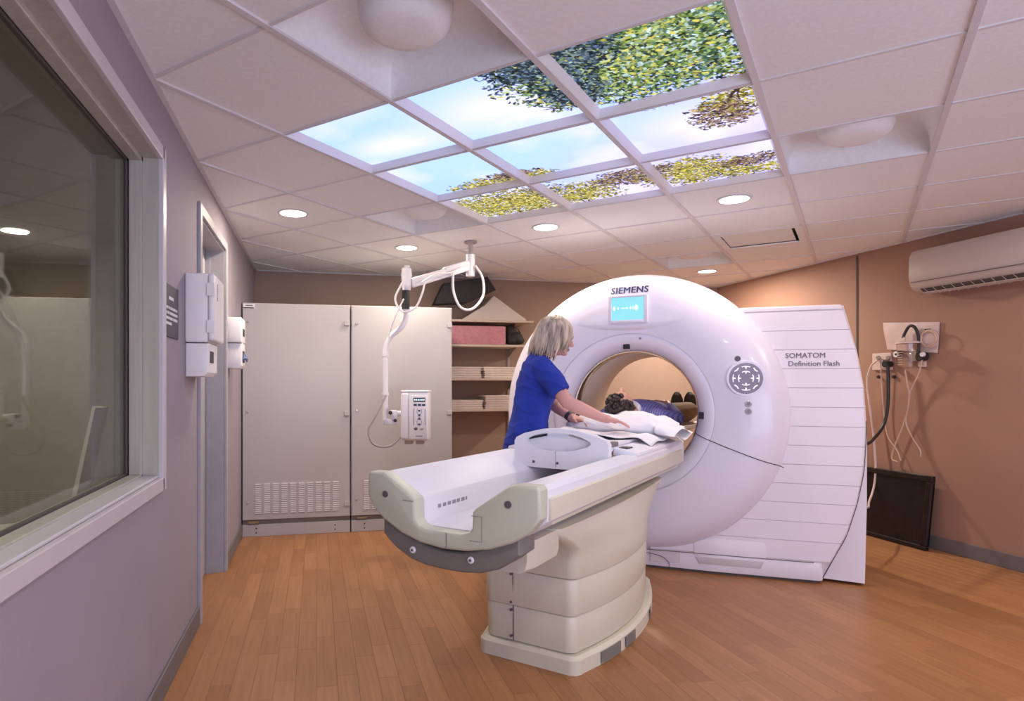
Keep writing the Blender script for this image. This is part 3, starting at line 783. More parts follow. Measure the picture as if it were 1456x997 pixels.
c = li(553, 600); b2 = B(); box(b2, c.x-.04, c.x+.055, c.y-.028, c.y+.028, c.z-.02, c.z+.02, .006); finish('base_bracket', b2, 'white', inj, True, 35)
c = li(561, 592); b2 = B(); box(b2, c.x-.03, c.x+.02, c.y-.03, c.y+.02, c.z-.03, c.z+.045, .008); tube(b2, [c+Vector((0, 0, .02)), c+Vector((.09, -.015, .02))], .022, 14, 0); finish('swivel_bracket', b2, 'white', inj, True, 35)
for px, py, rr in ((555, 587, .014), (562, 598, .012)):
    c = li(px, py, DI-.04); b2 = B(); disc(b2, rr, c, 'y', .02, 14, .003); finish('knob', b2, 'black', inj, True)
# head: faces the camera, slightly turned
hc = li(592, 591); ha = math.radians(-4)
hd = bpy.data.objects.new('injector_head_pivot', None)
bpy.data.objects.remove(hd)
RM = Matrix.Translation(hc) @ Matrix.Rotation(-YAW+math.radians(-6), 4, 'Z')
def hb(name, q, m, parent, bev=0, seg=2):
    b2 = B(); box(b2, *q, bev, seg, RM); return finish(name, b2, m, parent, True, 35)
hw, hh = .098, .182
head = hb('injector_head', (-hw, hw, -.075, .085, -hh, hh), 'white', inj, .016, 3)
hb('side_shell', (-hw-.005, -.045, -.09, .07, -hh+.01, hh-.012), 'white', head, .016, 3)
fp = hb('front_panel', (-.04, hw-.004, -.088, -.07, -hh+.012, hh-.03), 'white', head, .008, 2)
hb('top_cap', (-hw-.004, hw+.004, -.08, .09, hh-.008, hh+.006), 'white', head, .005, 2)
for xx in (-.055, .03): hb('syringe_mount', (xx-.028, xx+.028, -.04, .04, -hh-.03, -hh+.004), 'metalgrey', head, .006)
hb('display', (-.008, .08, -.0905, -.087, .105, .135), 'blackink', fp)
b2 = B()
for k in range(6): box(b2, -.002+k*.0135, .007+k*.0135, -.0915, -.0905, .114, .126, 0, 2, RM)
finish('display_digits', b2, mat('digits', (.7, .85, .9), .5, emit=(.6, .85, 1, .6)), fp)
b2 = B()
for k in range(3): box(b2, -.006+k*.031, .018+k*.031, -.0905, -.087, .075, .09, 0, 2, RM)
for zz in (.04, .008, -.02, -.06):
    box(b2, .028, .044, -.0905, -.087, zz-.006, zz+.006, 0, 2, RM)
for xx in (-.006, .078): box(b2, xx-.0012, xx+.0012, -.0905, -.087, -.065, .055, 0, 2, RM)
finish('keypad_marks', b2, 'navyink', fp)
b2 = B(); 
for s in (-1, 1): tube(b2, [RM @ Vector((.036+s*.014, -.0885, .055)), RM @ Vector((.036+s*.017, -.0885, .03)), RM @ Vector((.036-s*.0, -.0885, -.005)), RM @ Vector((.036+s*.017, -.0885, -.035)), RM @ Vector((.036+s*.014, -.0885, -.065))], .0018, 6, 4)
finish('keypad_outline', b2, 'pad', fp)
for xx, m in ((.012, 'greyink'), (.055, 'metalgrey')):
    b2 = B(); ellipsoid(b2, RM @ Vector((xx, -.088, -.092)), (.016, .005, .011), n=14); finish('button', b2, m, fp, True)
hb('maker_plate', (.01, .06, -.0905, -.087, -.148, -.142), 'pad', fp)
def cable(name, pts, r, m, parent, n=8):
    b2 = B(); tube(b2, pts, r, n, 8); return finish(name, b2, m, parent, True, 60)
cable('cable', [li(549, 562, 4.6), li(535, 590, 4.58), li(524, 612, 4.58), li(532, 632, 4.58), li(555, 634, 4.6), li(574, 616, 4.62)], .008, 'metalgrey', inj)
cable('cable', [li(572, 402, 4.6), li(562, 425, 4.6), li(572, 443, 4.6), li(590, 438, 4.6), li(600, 418, 4.62), li(604, 402, 4.66)], .008, 'white', inj)
cable('cable', [li(574, 425, 4.6), li(560, 455, 4.6), li(552, 480, 4.63)], .006, 'white', inj)
cable('cable', [li(644, 388, 4.74), li(645, 415, 4.74), li(655, 437, 4.74), li(672, 439, 4.76), li(687, 420, 4.78), li(686, 395, 4.8), li(676, 378, 4.82)], .010, 'white', inj)
cable('cable', [li(600, 402, 4.6), li(620, 390, 4.64), li(640, 388, 4.7), li(655, 380, 4.74)], .008, 'white', inj)

# ================================================================ RIGHT WALL
# split air conditioner
pa = at(1293, 360, 'x', XR-.19)
ac = thing('air_conditioner', 'white wall mounted split air conditioner high on right wall', 'air conditioner', (XR, pa.y, 0))
Lac = .86; zt, zb = EYE+(CY-357)*4.62/F, EYE+(CY-419)*4.6/F
prof = [(0, zb+.02), (-.10, zb), (-.17, zb+.035), (-.195, zb+.075), (-.205, zb+.14), (-.20, zt-.05), (-.175, zt-.008), (-.15, zt), (0, zt)]
b2 = B(); prism(b2, prof, 'y', -Lac, 0, .012, 3); cs = finish('casing', b2, 'acwhite', ac, True, 40)
b2 = B(); prism(b2, [(-.203, zb+.083), (-.2075, zb+.083), (-.2085, zb+.087), (-.204, zb+.087)], 'y', -Lac+.02, -.02); finish('seam', b2, 'groove', ac)
b2 = B(); prism(b2, [(-.105, zb+.004), (-.168, zb+.036), (-.176, zb+.034), (-.112, zb-.004)], 'y', -Lac+.06, -.07); finish('outlet', b2, 'groove', ac)
for k in range(11):
    yy = -.10-k*.066; b2 = B(); prism(b2, [(-.104, zb-.004), (-.17, zb+.031), (-.184, zb+.036), (-.112, zb-.010)], 'y', yy-.004, yy); finish('vane', b2, 'acwhite', ac)
b2 = B(); prism(b2, [(-.128, zb+.0), (-.150, zb+.011), (-.152, zb+.006), (-.130, zb-.006)], 'y', -Lac+.06, -.07); finish('louvre', b2, 'acwhite', ac)

# medical gas outlets with canister
def rw(px, py, off=0): return at(px, py, 'x', XR-off)
g0 = rw(1293, 520)
def plate(name, label, px0, px1, py0, py1, off, m, cat):
    a, b = rw(px0, py0), rw(px1, py1); b2 = B(); box(b2, XR-off, XR, min(a.y, b.y), max(a.y, b.y), min(a.z, b.z), max(a.z, b.z), .004); o = finish(name, b2, m); rebase(o); return tag(o, label, cat)
gp = plate('gas_outlet', 'square medical gas outlet plate with black hose connector', 1243, 1270, 503, 526, .02, 'pouch', 'gas outlet')
def child_w(name, bm, m, parent): 
    bmesh.ops.translate(bm, vec=-Vector(parent.location), verts=bm.verts); return finish(name, bm, m, parent, True, 40)
for px, py, rr in ((1249, 509, .018), (1263, 509, .018)):
    c = rw(px, py, .024); b2 = B(); disc(b2, rr, c, 'x', .016, 18, .003); child_w('socket', b2, 'steel', gp)
c = rw(1262, 518, .05); b2 = B(); disc(b2, .024, c, 'x', .07, 18, .004); child_w('connector', b2, 'black', gp)
c = rw(1258, 514, .05); b2 = B(); disc(b2, .016, c, 'x', .08, 16, .004); child_w('connector', b2, 'steel', gp)
for px in (1249, 1271):
    c = rw(px, 536, .012); b2 = B(); disc(b2, .013, c, 'x', .02, 14, .003); child_w('knob', b2, 'black', gp)
g2 = plate('suction_outlet', 'medical suction outlet with black regulator right of clear canister', 1308, 1318, 503, 522, .02, 'pouch', 'gas outlet')
c = rw(1311, 507, .05)
b2 = B(); disc(b2, .035, c, 'x', .06, 20, .006); child_w('regulator', b2, 'black', g2)
b2 = B(); disc(b2, .018, rw(1312, 504, .085), 'x', .02, 16, .003); child_w('dial', b2, 'white', g2)
b2 = B(); tube(b2, [rw(1306, 500, .05), rw(1306, 480, .06), rw(1301, 466, .07), rw(1293, 464, .07), rw(1286, 475, .07), rw(1284, 481, .075)], .011, 10, 6); child_w('curved_hose', b2, 'black', g2)
# canister (clear)
cc = rw(1291, 508, .10)
cn = thing('suction_canister', 'clear plastic suction canister on right wall', 'canister', (cc.x, cc.y, rw(1291, 525).z))
h = rw(1291, 490).z-rw(1291, 525).z
b2 = B(); lathe(b2, [(.001, 0), (.058, 0), (.064, .008), (.075, h), (.071, h), (.060, .012), (.001, .006)], 28, 'z'); finish('cup', b2, 'clear', cn, True, 50)
b2 = B(); lathe(b2, [(.001, h+.02), (.055, h+.02), (.078, h+.012), (.08, h), (.001, h)], 28, 'z'); ld = finish('lid', b2, 'pouch', cn, True, 40)
for s in (-.03, .03):
    b2 = B(); tube(b2, [(0, s, h+.015), (0, s, h+.05)], .009, 10, 0); finish('port', b2, 'pouch', ld, True)
b2 = B(); 
for k in range(7): box(b2, -.0735, -.071, -.02, .02, .03+k*.018, .033+k*.018)
finish('graduation', b2, 'pouch', cn)
b2 = B(); box(b2, .05, XR-cc.x, -.02, .02, h*.3, h*.75, .004); finish('holder', b2, 'steel', cn)
# pressure dial left of the canister
dg_ = rw(1276, 504, .05); b2 = B(); disc(b2, .03, (0, 0, 0), 'x', .03, 24, .004); o = finish('pressure_gauge', b2, 'black', None, True, 40); o.location = dg_
tag(o, 'round black pressure gauge left of the clear canister', 'gauge')
b2 = B(); disc(b2, .024, (-.0155, 0, 0), 'x', .002, 20); finish('face', b2, 'white', o)
b2 = B(); disc(b2, .009, (-.017, 0, 0), 'x', .002, 14); finish('hub', b2, 'black', o)
b2 = B(); tube(b2, [(.01, 0, 0), (XR-dg_.x, 0, 0)], .012, 10, 0); finish('stem', b2, 'steel', o)
# pouch behind
q = [rw(px, py, .012) for px, py in ((1256, 459), (1336, 458), (1333, 502), (1262, 497))]
b2 = B(); n = 10; G = []
for i in range(n+1):
    row = []
    for j in range(n+1):
        u, v = j/n, i/n; p = (q[0]*(1-u)+q[1]*u)*(1-v)+(q[3]*(1-u)+q[2]*u)*v
        bul = .022*math.sin(PI*u)*math.sin(PI*v)+.006*math.sin(9*u+4*v)
        row.append((p, bul))
    G.append(row)
fr = [[b2.verts.new(p+Vector((-.004-max(0, bb), 0, 0))) for p, bb in r] for r in G]; bk = [[b2.verts.new(p+Vector((.004, 0, 0))) for p, bb in r] for r in G]
for i in range(n):
    for j in range(n):
        b2.faces.new([fr[i][j], fr[i][j+1], fr[i+1][j+1], fr[i+1][j]]); b2.faces.new([bk[i][j], bk[i+1][j], bk[i+1][j+1], bk[i][j+1]])
for i in range(n):
    b2.faces.new([fr[i][0], fr[i+1][0], bk[i+1][0], bk[i][0]]); b2.faces.new([fr[i+1][n], fr[i][n], bk[i][n], bk[i+1][n]])
    b2.faces.new([fr[0][i+1], fr[0][i], bk[0][i], bk[0][i+1]]); b2.faces.new([fr[n][i], fr[n][i+1], bk[n][i+1], bk[n][i]])
o = finish('mask_pouch', b2, 'pouch', None, True, 60); rebase(o); tag(o, 'pale sealed pouch with coiled tubing pinned behind the canister', 'pouch')
b2 = B(); pts = []
for k in range(26):
    a = 2*PI*k/12; rr = .075-.0008*k; c = rw(1321, 482, .05); pts.append(Vector((c.x-.001*k*.3, c.y+rr*math.cos(a), c.z+rr*.9*math.sin(a)))-Vector(o.location))
tube(b2, pts, .005, 7, 3); finish('coiled_tubing', b2, 'tubeclear', o, True)
b2 = B(); a, b = rw(1315, 468, .05), rw(1323, 471, .05); box(b2, a.x, a.x+.004, b.y, a.y, b.z, a.z); bmesh.ops.translate(b2, vec=-Vector(o.location), verts=b2.verts); finish('print', b2, 'blackink', o)
# hoses
def hose(name, label, pts, r, m):
    b2 = B(); tube(b2, pts, r, 8, 8); o = finish(name, b2, m, None, True, 60); rebase(o); return tag(o, label, 'hose')
hose('gas_hose', 'thick black gas hose curving from wall outlet to behind the scanner', [rw(1262, 520, .085), rw(1263, 545, .09), rw(1262, 580, .10), rw(1256, 605, .14), rw(1244, 622, .26), rw(1230, 632, .48), Vector((3.56, 3.74, .78))], .012, 'black')
hose('suction_tube', 'thin clear tube hanging in a loop below the canister', [rw(1287, 526, .10), rw(1290, 545, .07), rw(1293, 560, .05), rw(1291, 580, .04), rw(1288, 600, .03), rw(1297, 622, .03), rw(1308, 640, .03), rw(1309, 650, .03)], .0055, 'tubeclear')
hose('suction_tube', 'thin clear tube joining the hanging loop from the regulator', [rw(1311, 512, .07), rw(1307, 530, .06), rw(1300, 545, .05), rw(1294, 558, .05), rw(1292, 575, .04), rw(1284, 605, .03), rw(1272, 635, .03), rw(1268, 652, .03), rw(1276, 657, .03)], .005, 'tubeclear')
hose('suction_tube', 'thin clear tube hanging left of the black hose', [rw(1252, 516, .05), rw(1254, 550, .04), rw(1257, 590, .03), rw(1262, 620, .03), rw(1275, 640, .03), rw(1281, 655, .03)], .005, 'tubeclear')
hose('oxygen_tube', 'pale tube looping down beside the scanner edge', [rw(1248, 512, .05), rw(1238, 522, .06), rw(1233, 545, .06), rw(1237, 580, .05), rw(1242, 620, .05), rw(1245, 660, .06), rw(1243, 690, .08), rw(1236, 713, .22), rw(1230, 722, .45), Vector((3.57, 3.76, .42))], .008, 'pouch')
# black board leaning on the wall
bl = thing('leaning_board', 'black framed board leaning against the right wall on floor', 'board', (XR-.10, rw(1318, 780).y-.1, 0))
Lb = .95
RT = Matrix.Rotation(math.radians(7), 4, 'Y')
b2 = B(); box(b2, -.015, .0, 0, Lb, 0, .53, .003, 1, RT); finish('panel', b2, 'board', bl)
for nm, q in (('frame_rail', (-.035, -.0, 0, Lb, .50, .545)), ('frame_rail', (-.035, 0, 0, Lb, 0.0, .03)), ('frame_stile', (-.03, 0, 0, .05, .03, .50))):
    b2 = B(); box(b2, *q, .006, 2, RT); finish(nm, b2, 'board', bl)

# ================================================================ CT SCANNER
CT = Vector((2.03, 3.81, 0)); ZC = 1.03; RO = .935; GROT = -PI/4+math.radians(3.5)
ct = thing('ct_scanner', 'large white ring shaped CT scanner with lettering and round bore', 'CT scanner', CT, GROT)
b2 = B(); lathe(b2, [(.525, -.012), (.56, -.022), (.64, -.030), (.72, -.028), (.79, -.016), (.845, .008), (.89, .045), (.918, .09), (.934, .14), (RO, .20), (RO, .46), (.88, .47)], 128, 'y', (0, 0, ZC))
finish('front_ring', b2, 'gantry', ct, True, 60)
b2 = B(); lathe(b2, [(.5235, -.010), (.515, -.014), (.49, -.008), (.462, .012), (.437, .042), (.421, .08), (.415, .11), (.43, .13), (.5235, .10)], 128, 'y', (0, 0, ZC)); finish('bore_funnel', b2, 'gantry', ct, True, 60)
b2 = B(); lathe(b2, [(.4145, .108), (.407, .112), (.403, .13), (.403, .205), (.41, .21)], 128, 'y', (0, 0, ZC)); finish('chrome_band', b2, 'chrome', ct, True, 40)
b2 = B(); lathe(b2, [(.402, .205), (.398, .21), (.398, .80), (.41, .88), (.45, .94), (.50, .955)], 128, 'y', (0, 0, ZC)); finish('bore_liner', b2, 'liner', ct, True, 60)
# body behind the ring
BR = [(1.325, 0.02), (1.335, .5), (1.335, .95), (1.32, 1.2), (1.285, 1.42), (1.215, 1.70), (-.50, 1.70), (-.66, 1.55), (-.77, 1.37), (-.83, 1.2), (-.85, 1.0), (-.85, .02)]
def outline_r(an, poly):
    d = Vector((math.cos(an), math.sin(an))); best = None
    for i in range(len(poly)):
        a = Vector((poly[i-1][0], poly[i-1][1]-ZC)); b = Vector((poly[i][0], poly[i][1]-ZC)); e = b-a
        det = d.x*(-e.y)+d.y*e.x
        if abs(det) < 1e-9: continue
        t = (a.x*(-e.y)+a.y*e.x)/det; s = (d.x*a.y-d.y*a.x)/det
        if t > 0 and -1e-6 <= s <= 1+1e-6 and (best is None or t < best): best = t
    return best
ang = sorted([2*PI*k/120 for k in range(120)]+[math.atan2(z-ZC, x) % (2*PI) for x, z in BR])
b2 = B(); Ls = []
for y_, rin in ((.30, .43), (.93, .47)):
    Ls.append(([b2.verts.new((rin*math.cos(a), y_, ZC+rin*math.sin(a))) for a in ang], [b2.verts.new((outline_r(a, BR)*math.cos(a), y_, ZC+outline_r(a, BR)*math.sin(a))) for a in ang]))
n = len(ang)
for k in range(n):
    j = (k+1) % n; (i0, o0), (i1, o1) = Ls
    b2.faces.new([i0[k], i0[j], o0[j], o0[k]]); b2.faces.new([i1[k], o1[k], o1[j], i1[j]]); b2.faces.new([o0[k], o0[j], o1[j], o1[k]]); b2.faces.new([i0[k], i1[k], i1[j], i0[j]])
finish('rear_housing', b2, 'gantry2', ct, True, 25)
# swept side cover built of horizontal slats
def yf(l): return .075+.185*(abs(l)-.24)
def edge(z): return float(np.interp(z, [.0, .13, .3, .5, .7, .95, 1.2, 1.42, 1.70, 1.8], [1.09, 1.15, 1.23, 1.285, 1.32, 1.332, 1.32, 1.285, 1.21, 1.175]))
def l0(z): q = .86**2-(z-ZC)**2; return max(.12, math.sqrt(q)-.03 if q > 0 else .12)
def slat_plan(z, inset=0, e_=None):
    a, b = l0(z), (edge(z) if e_ is None else e_)-inset
    return [(a, yf(a)+inset, z)]+[(a+(b-.03-a)*t, yf(a+(b-.03-a)*t)+inset, z) for t in (.5, 1)]+[(b-.009, yf(b)+.004+inset, z), (b, yf(b)+.02, z), (b, .31, z), (a, .31, z)]
zs = [.13+.1225*k for k in range(13)]; zs[-1] = 1.60
zs = list(np.linspace(.135, 1.668, 14))
for za, zb in zip(zs, zs[1:]):
    b2 = B(); g = .0020; mids = np.linspace(za+g, zb-g, 3)
    lay = [slat_plan(za+g-.0015, .004)]+[slat_plan(z) for z in mids]+[slat_plan(zb-g+.0015, .004)]
    loft(b2, lay); finish('side_cover_slat', b2, 'gantry2', ct, True, 35)
b2 = B(); loft(b2, [slat_plan(z, .006) for z in np.linspace(.05, 1.69, 20)]); finish('side_cover_core', b2, 'groove2', ct)
b2 = B(); loft(b2, [slat_plan(1.676), slat_plan(1.695), slat_plan(1.703, .008)]); finish('side_cover_cap', b2, 'gantry2', ct, True, 35)
b2 = B(); tube(b2, [(edge(z)+.001, yf(edge(z))+.022, z) for z in np.linspace(.02, 1.0, 16)], .0035, 6, 2); finish('side_seam', b2, 'groove', ct, True)
# base cover
b2 = B(); pts = [(-.86, .30), (-.86, yf(.86)-.004), (-.5, yf(.5)-.006), (0, .055), (.5, yf(.5)-.006), (1.09, yf(1.09)-.004), (1.105, yf(1.09)+.012), (1.11, .31)]
prism(b2, pts, 'z', .018, .126, .004); bc = finish('base_cover', b2, 'gantry2', ct, True, 30)
b2 = B(); prism(b2, [(p[0]*.985, p[1]+.02) for p in pts], 'z', 0, .02); finish('toe_recess', b2, 'groove', ct)
b2 = B()
for s in (-1, 1): box(b2, s*.8-.04, s*.8+.04, .5, .85, 0, .03)
finish('foot', b2, 'groove', ct)
def rrect(x0, x1, z0, z1, r, n=5):
    out = []
    for cx, cz, a0 in ((x1-r, z1-r, 0), (x0+r, z1-r, PI/2), (x0+r, z0+r, PI), (x1-r, z0+r, 1.5*PI)):
        for k in range(n+1): a = a0+PI/2*k/n; out.append((cx+r*math.cos(a), cz+r*math.sin(a)))
    return out
def on_side(bm):   # bend x-z outline geometry on to the swept side cover: y is given as outward height
    for v in bm.verts: v.co.y = yf(v.co.x)+v.co.y
b2 = B(); prism(b2, rrect(.385, .80, .112, .225, .025), 'y', -.005, .02, .002); on_side(b2); finish('flap', b2, 'gantry2', ct, True, 30)
b2 = B(); prism(b2, [(.395, .108), (.79, .108), (.77, .062), (.42, .062)], 'y', -.009, .01, .004); on_side(b2); finish('grip', b2, mat('grip shade', (.60, .55, .58), .5), ct, True, 30)
b2 = B(); pts = [(l, yf(l)-.007, .128-.0*l) for l in np.linspace(.1, 1.06, 8)]; tube(b2, pts, .0022, 5, 0); finish('base_seam', b2, 'groove', ct)
b2 = B(); pts = [(l, yf(l)-.0065, z) for l, z in ((-.1, .115), (.1, .105), (.19, .09), (.235, .055), (.24, .02))]; tube(b2, pts, .002, 5, 4); finish('base_seam', b2, 'groove', ct)
# ring face helpers
PR = [(.525, -.012), (.56, -.022), (.64, -.030), (.72, -.028), (.79, -.016), (.845, .008), (.89, .045), (.918, .09)]
PF = [(.415, .11), (.421, .08), (.437, .042), (.462, .012), (.49, -.008), (.515, -.014)]+PR
def yring(x, z): 
    r = math.hypot(x, z-ZC); return float(np.interp(r, [p[0] for p in PF], [p[1] for p in PF]))
b2 = B(); tube(b2, [(x, yring(x, z)-.0012, z) for x, z in zip(np.linspace(.40, .90, 30), np.linspace(.905, .715, 30))], .0028, 6, 0); finish('ring_seam', b2, 'groove', ct)
b2 = B(); tube(b2, [(-x, yring(x, z)-.0005, z) for x, z in zip(np.linspace(.40, .90, 14), np.linspace(.905, .715, 14))], .0028, 6, 0); finish('ring_seam', b2, 'groove', ct)
# screen housing: soft shelf with recessed screen
b2 = B(); nx, nz = 24, 14; G = []
for i in range(nz+1):
    row = []
    for j in range(nx+1):
        u = j/nx*2-1; v = i/nz; hwid = .36-.06*v; x = u*hwid; z = 1.575+v*.22+.045*(u*u)*(1-v)
        h = .030*(1-v)**1.4*max(0, 1-u*u)**2
        if v < .08: h *= (v/.08)
        row.append(b2.verts.new((x, yring(x, z)-h+.0015*(1 if (abs(u) > .97 or v > .97 or v < .03) else 0)-.001, z)))
    G.append(row)
for i in range(nz):
    for j in range(nx): b2.faces.new([G[i][j], G[i][j+1], G[i+1][j+1], G[i+1][j]])
finish('screen_housing', b2, 'gantry', ct, True, 60)
ZS = 1.715; SW, SH = .105, .074
b2 = B(); y0 = -.066
for q in ((-SW-.022, -SW, ZS-SH-.02, ZS+SH+.012), (SW, SW+.022, ZS-SH-.02, ZS+SH+.012), (-SW, SW, ZS+SH, ZS+SH+.012), (-SW, SW, ZS-SH-.02, ZS-SH)):
    box(b2, q[0], q[1], y0, .0, q[2], q[3], .003)
sb = finish('screen_bezel', b2, 'gantry', ct, True, 30)
b2 = B(); box(b2, -SW, SW, y0+.008, 0, ZS-SH, ZS+SH); finish('screen', b2, mat('cyan screen', (.10, .35, .40), .3, emit=(.28, .68, .74, .75)), sb)
b2 = B(); yy = y0+.0075
for x, w_, h_ in ((-.088, .009, .014), (-.062, .004, .009), (-.03, .012, .004), (-.005, .009, .006), (.02, .006, .009), (.036, .004, .012), (.056, .012, .018)):
    ellipsoid(b2, (x, yy, ZS+.004), (w_, .0008, h_), n=12)
finish('screen_graphics', b2, mat('screen marks', (.5, .9, .95), .3, emit=(.65, .98, 1, .9)), sb)
# lettering
def bold_text(t, size, w_):
    bm = B()
    for dx, dz in ((-w_, 0), (0, w_*.5), (w_, 0), (0, -w_*.5)):
        me = text_mesh(t, size, .0012, 0, spacing=1.08); me.transform(Matrix.Translation((dx, dz, 0))); bm.from_mesh(me); bpy.data.meshes.remove(me)
    me = bpy.data.meshes.new('lettering'); bm.to_mesh(me); bm.free(); return me
me = bold_text('SIEMENS', .062, .0016)
me.transform(Matrix.Rotation(PI/2, 4, 'X'))
for v in me.vertices:
    x, z = v.co.x, v.co.z+1.842; v.co.z = z; v.co.y = yring(x, z)+v.co.y-.0015
new_obj('lettering', me, ct, M['navyink'])
for txt, z, xl in (('SOMATOM', 1.395, .905), ('Definition', 1.345, .92), ('Flash', 1.345, 1.108)):
    me = text_mesh(txt, .044, .001, 0, align='LEFT'); me.transform(Matrix.Rotation(PI/2, 4, 'X'))
    for v in me.vertices:
        x = v.co.x+xl; v.co.x = x; v.co.z += z; v.co.y = yf(x)+v.co.y-.0015
    new_obj('lettering', me, ct, M['greyink'])
# control pad
XP, ZP = .70, 1.255
def ringdisc(name, r, x, z, m, parent, h=.006, bev=.002, off=0):
    b2 = B(); disc(b2, r, (0, 0, 0), 'y', h*2, 36, bev)
    e = .01; sx = (yring(x+e, z)-yring(x-e, z))/(2*e)
    Mx = Matrix.Translation((x, yring(x, z)-off, z)) @ Matrix.Rotation(math.atan(sx), 4, 'Z'); bmesh.ops.transform(b2, matrix=Mx, verts=b2.verts)
    return finish(name, b2, m, parent, True, 30), Mx
rim, _ = ringdisc('pad_rim', .108, XP, ZP, 'gantry', ct, .004)
pad, Mx = ringdisc('control_pad', .094, XP, ZP, 'pad', ct, .007)
b2 = B()
def arc(bm, r, a0, a1, y, w_=.004, n=8):
    pts = [(r*math.cos(a0+(a1-a0)*k/n), y, r*math.sin(a0+(a1-a0)*k/n)) for k in range(n+1)]
    tube(bm, pts, w_, 6, 0)
for k in range(8):
    a = PI/4*k
    if k % 2 == 0: arc(b2, .072, a-.33, a+.33, -.0075, .003); tube(b2, [(.07*math.cos(a), -.0075, .07*math.sin(a)), (.056*math.cos(a), -.0075, .056*math.sin(a))], [.007, .003], 6, 0)
    else: 
        tube(b2, [(.075*math.cos(a-.22), -.0075, .075*math.sin(a-.22)), (.07*math.cos(a), -.0075, .07*math.sin(a)), (.076*math.cos(a+.2), -.0075, .076*math.sin(a+.2))], .0042, 6, 0)
for k in range(4):
    a = PI/2*k; arc(b2, .042, a-.55, a+.55, -.0075, .003); tube(b2, [(.042*math.cos(a), -.0075, .042*math.sin(a)), (.026*math.cos(a), -.0075, .026*math.sin(a))], [.008, .002], 6, 0)
bmesh.ops.transform(b2, matrix=Mx, verts=b2.verts); finish('pad_symbols', b2, 'glow', pad, True)
ringdisc('round_button', .017, .655, 1.375, 'greyink', ct, .004)
for z in (1.10, 1.055):
    o, Mb = ringdisc('round_button', .019, .715, z, 'steel', ct, .005)
    b2 = B(); disc(b2, .012, (0, -.0055, 0), 'y', .003, 16); bmesh.ops.transform(b2, matrix=Mb, verts=b2.verts); finish('button_mark', b2, 'pad', o)
# laser windows on the bore rim
for a in (PI/2+.06, -.02, PI+.02):
    x, z = .455*math.cos(a), ZC+.455*math.sin(a)
    b2 = B(); box(b2, -.022, .022, -.004, .012, -.03, .03, .004, 2, Matrix.Translation((x, yring(x, z), z)) @ Matrix.Rotation(PI/2-a, 4, 'Y')); finish('laser_window', b2, 'black', ct, True)
b2 = B(); disc(b2, .008, (.07, yring(.07, 1.52), 1.52), 'y', .006, 12); finish('microphone', b2, 'pad', ct)

# ================================================================ PATIENT TABLE
TB = Vector((2.03, 3.81, 0))
tb = thing('patient_table', 'long cream patient table with grey bumper reaching into the scanner', 'scanner table', TB, -PI/4)
def ped(yfr, ybk, wf, wm, wb, z, r=.05, n=8):
    """plan outline of the pedestal: rounded front corners, bulging sides, narrower rear"""
    out = []
    cxs = wf-r
    for k in range(n+1):      # front right corner
        a = -PI/2+PI/2*k/n; out.append((cxs+r*math.cos(a), yfr+r+r*math.sin(a), z))
    ym = yfr+(ybk-yfr)*.35
    for k in range(1, 11):
        t = k/11; y = yfr+r+(ybk-.05-yfr-r)*t
        x = (1-t)**2*wf+2*t*(1-t)*(wm*2-(wf+wb)/2)+t*t*wb; out.append((x, y, z))
    for k in range(n+1):
        a = PI/2*k/n; out.append((wb-.05+.05*math.cos(a), ybk-.05+.05*math.sin(a), z))
    return [(x+PCX, y, z) for x, y, z in out]+[(PCX-x, y, z) for x, y, z in out[::-1]]
PEDF, PEDB = -1.64, -.38; PCX = .05
b2 = B(); loft(b2, [ped(PEDF-.025, PEDB+.03, .245, .325, .19, 0), ped(PEDF-.025, PEDB+.03, .245, .325, .19, .06), ped(PEDF-.012, PEDB+.02, .233, .313, .18, .074)]); finish('base_plate', b2, 'cream', tb, True, 35)
segs = [(.078, .232, 0), (.236, .392, .006)]
for za, zb, g in segs:
    b2 = B(); loft(b2, [ped(PEDF+.003-g, PEDB, .217+g, .29+g, .157+g, za), ped(PEDF-g, PEDB, .22+g, .293+g, .16+g, za+.006), ped(PEDF-g, PEDB, .22+g, .293+g, .16+g, zb-.006), ped(PEDF+.003-g, PEDB, .217+g, .29+g, .157+g, zb)]); finish('pedestal_cover', b2, 'cream', tb, True, 50)
b2 = B(); loft(b2, [ped(PEDF+.012, PEDB-.01, .208, .28, .147, .05), ped(PEDF+.012, PEDB-.01, .208, .28, .147, .41)]); finish('pedestal_core', b2, 'groove', tb)
b2 = B(); g = .012
lay = [ped(PEDF+.003-g, PEDB, .217+g, .29+g, .157+g, .396), ped(PEDF-g, PEDB, .22+g, .293+g, .16+g, .402), ped(PEDF-.014, PEDB+.01, .235, .30, .175, .47), ped(PEDF-.03, PEDB+.03, .245, .30, .19, .53), ped(PEDF-.12, PEDB+.06, .25, .295, .21, .575), ped(PEDF-.22, PEDB+.10, .25, .285, .22, .62), ped(PEDF-.24, PEDB+.13, .252, .27, .23, .64), ped(PEDF-.24, PEDB+.14, .252, .27, .23, .656)]
loft(b2, lay); finish('upper_housing', b2, 'cream', tb, True, 50)
b2 = B(); tube(b2, [(-.02, PEDF-.0075, .39), (-.02, PEDF-.0015, .23), (-.02, PEDF-.0005, .08)], .0022, 5, 0); finish('cover_seam', b2, 'groove', tb)
for z in (.375, .25, .215, .1):
    b2 = B(); disc(b2, .005, (-.028, PEDF-.006, z), 'y', .012, 10); finish('screw', b2, 'greyink', tb)
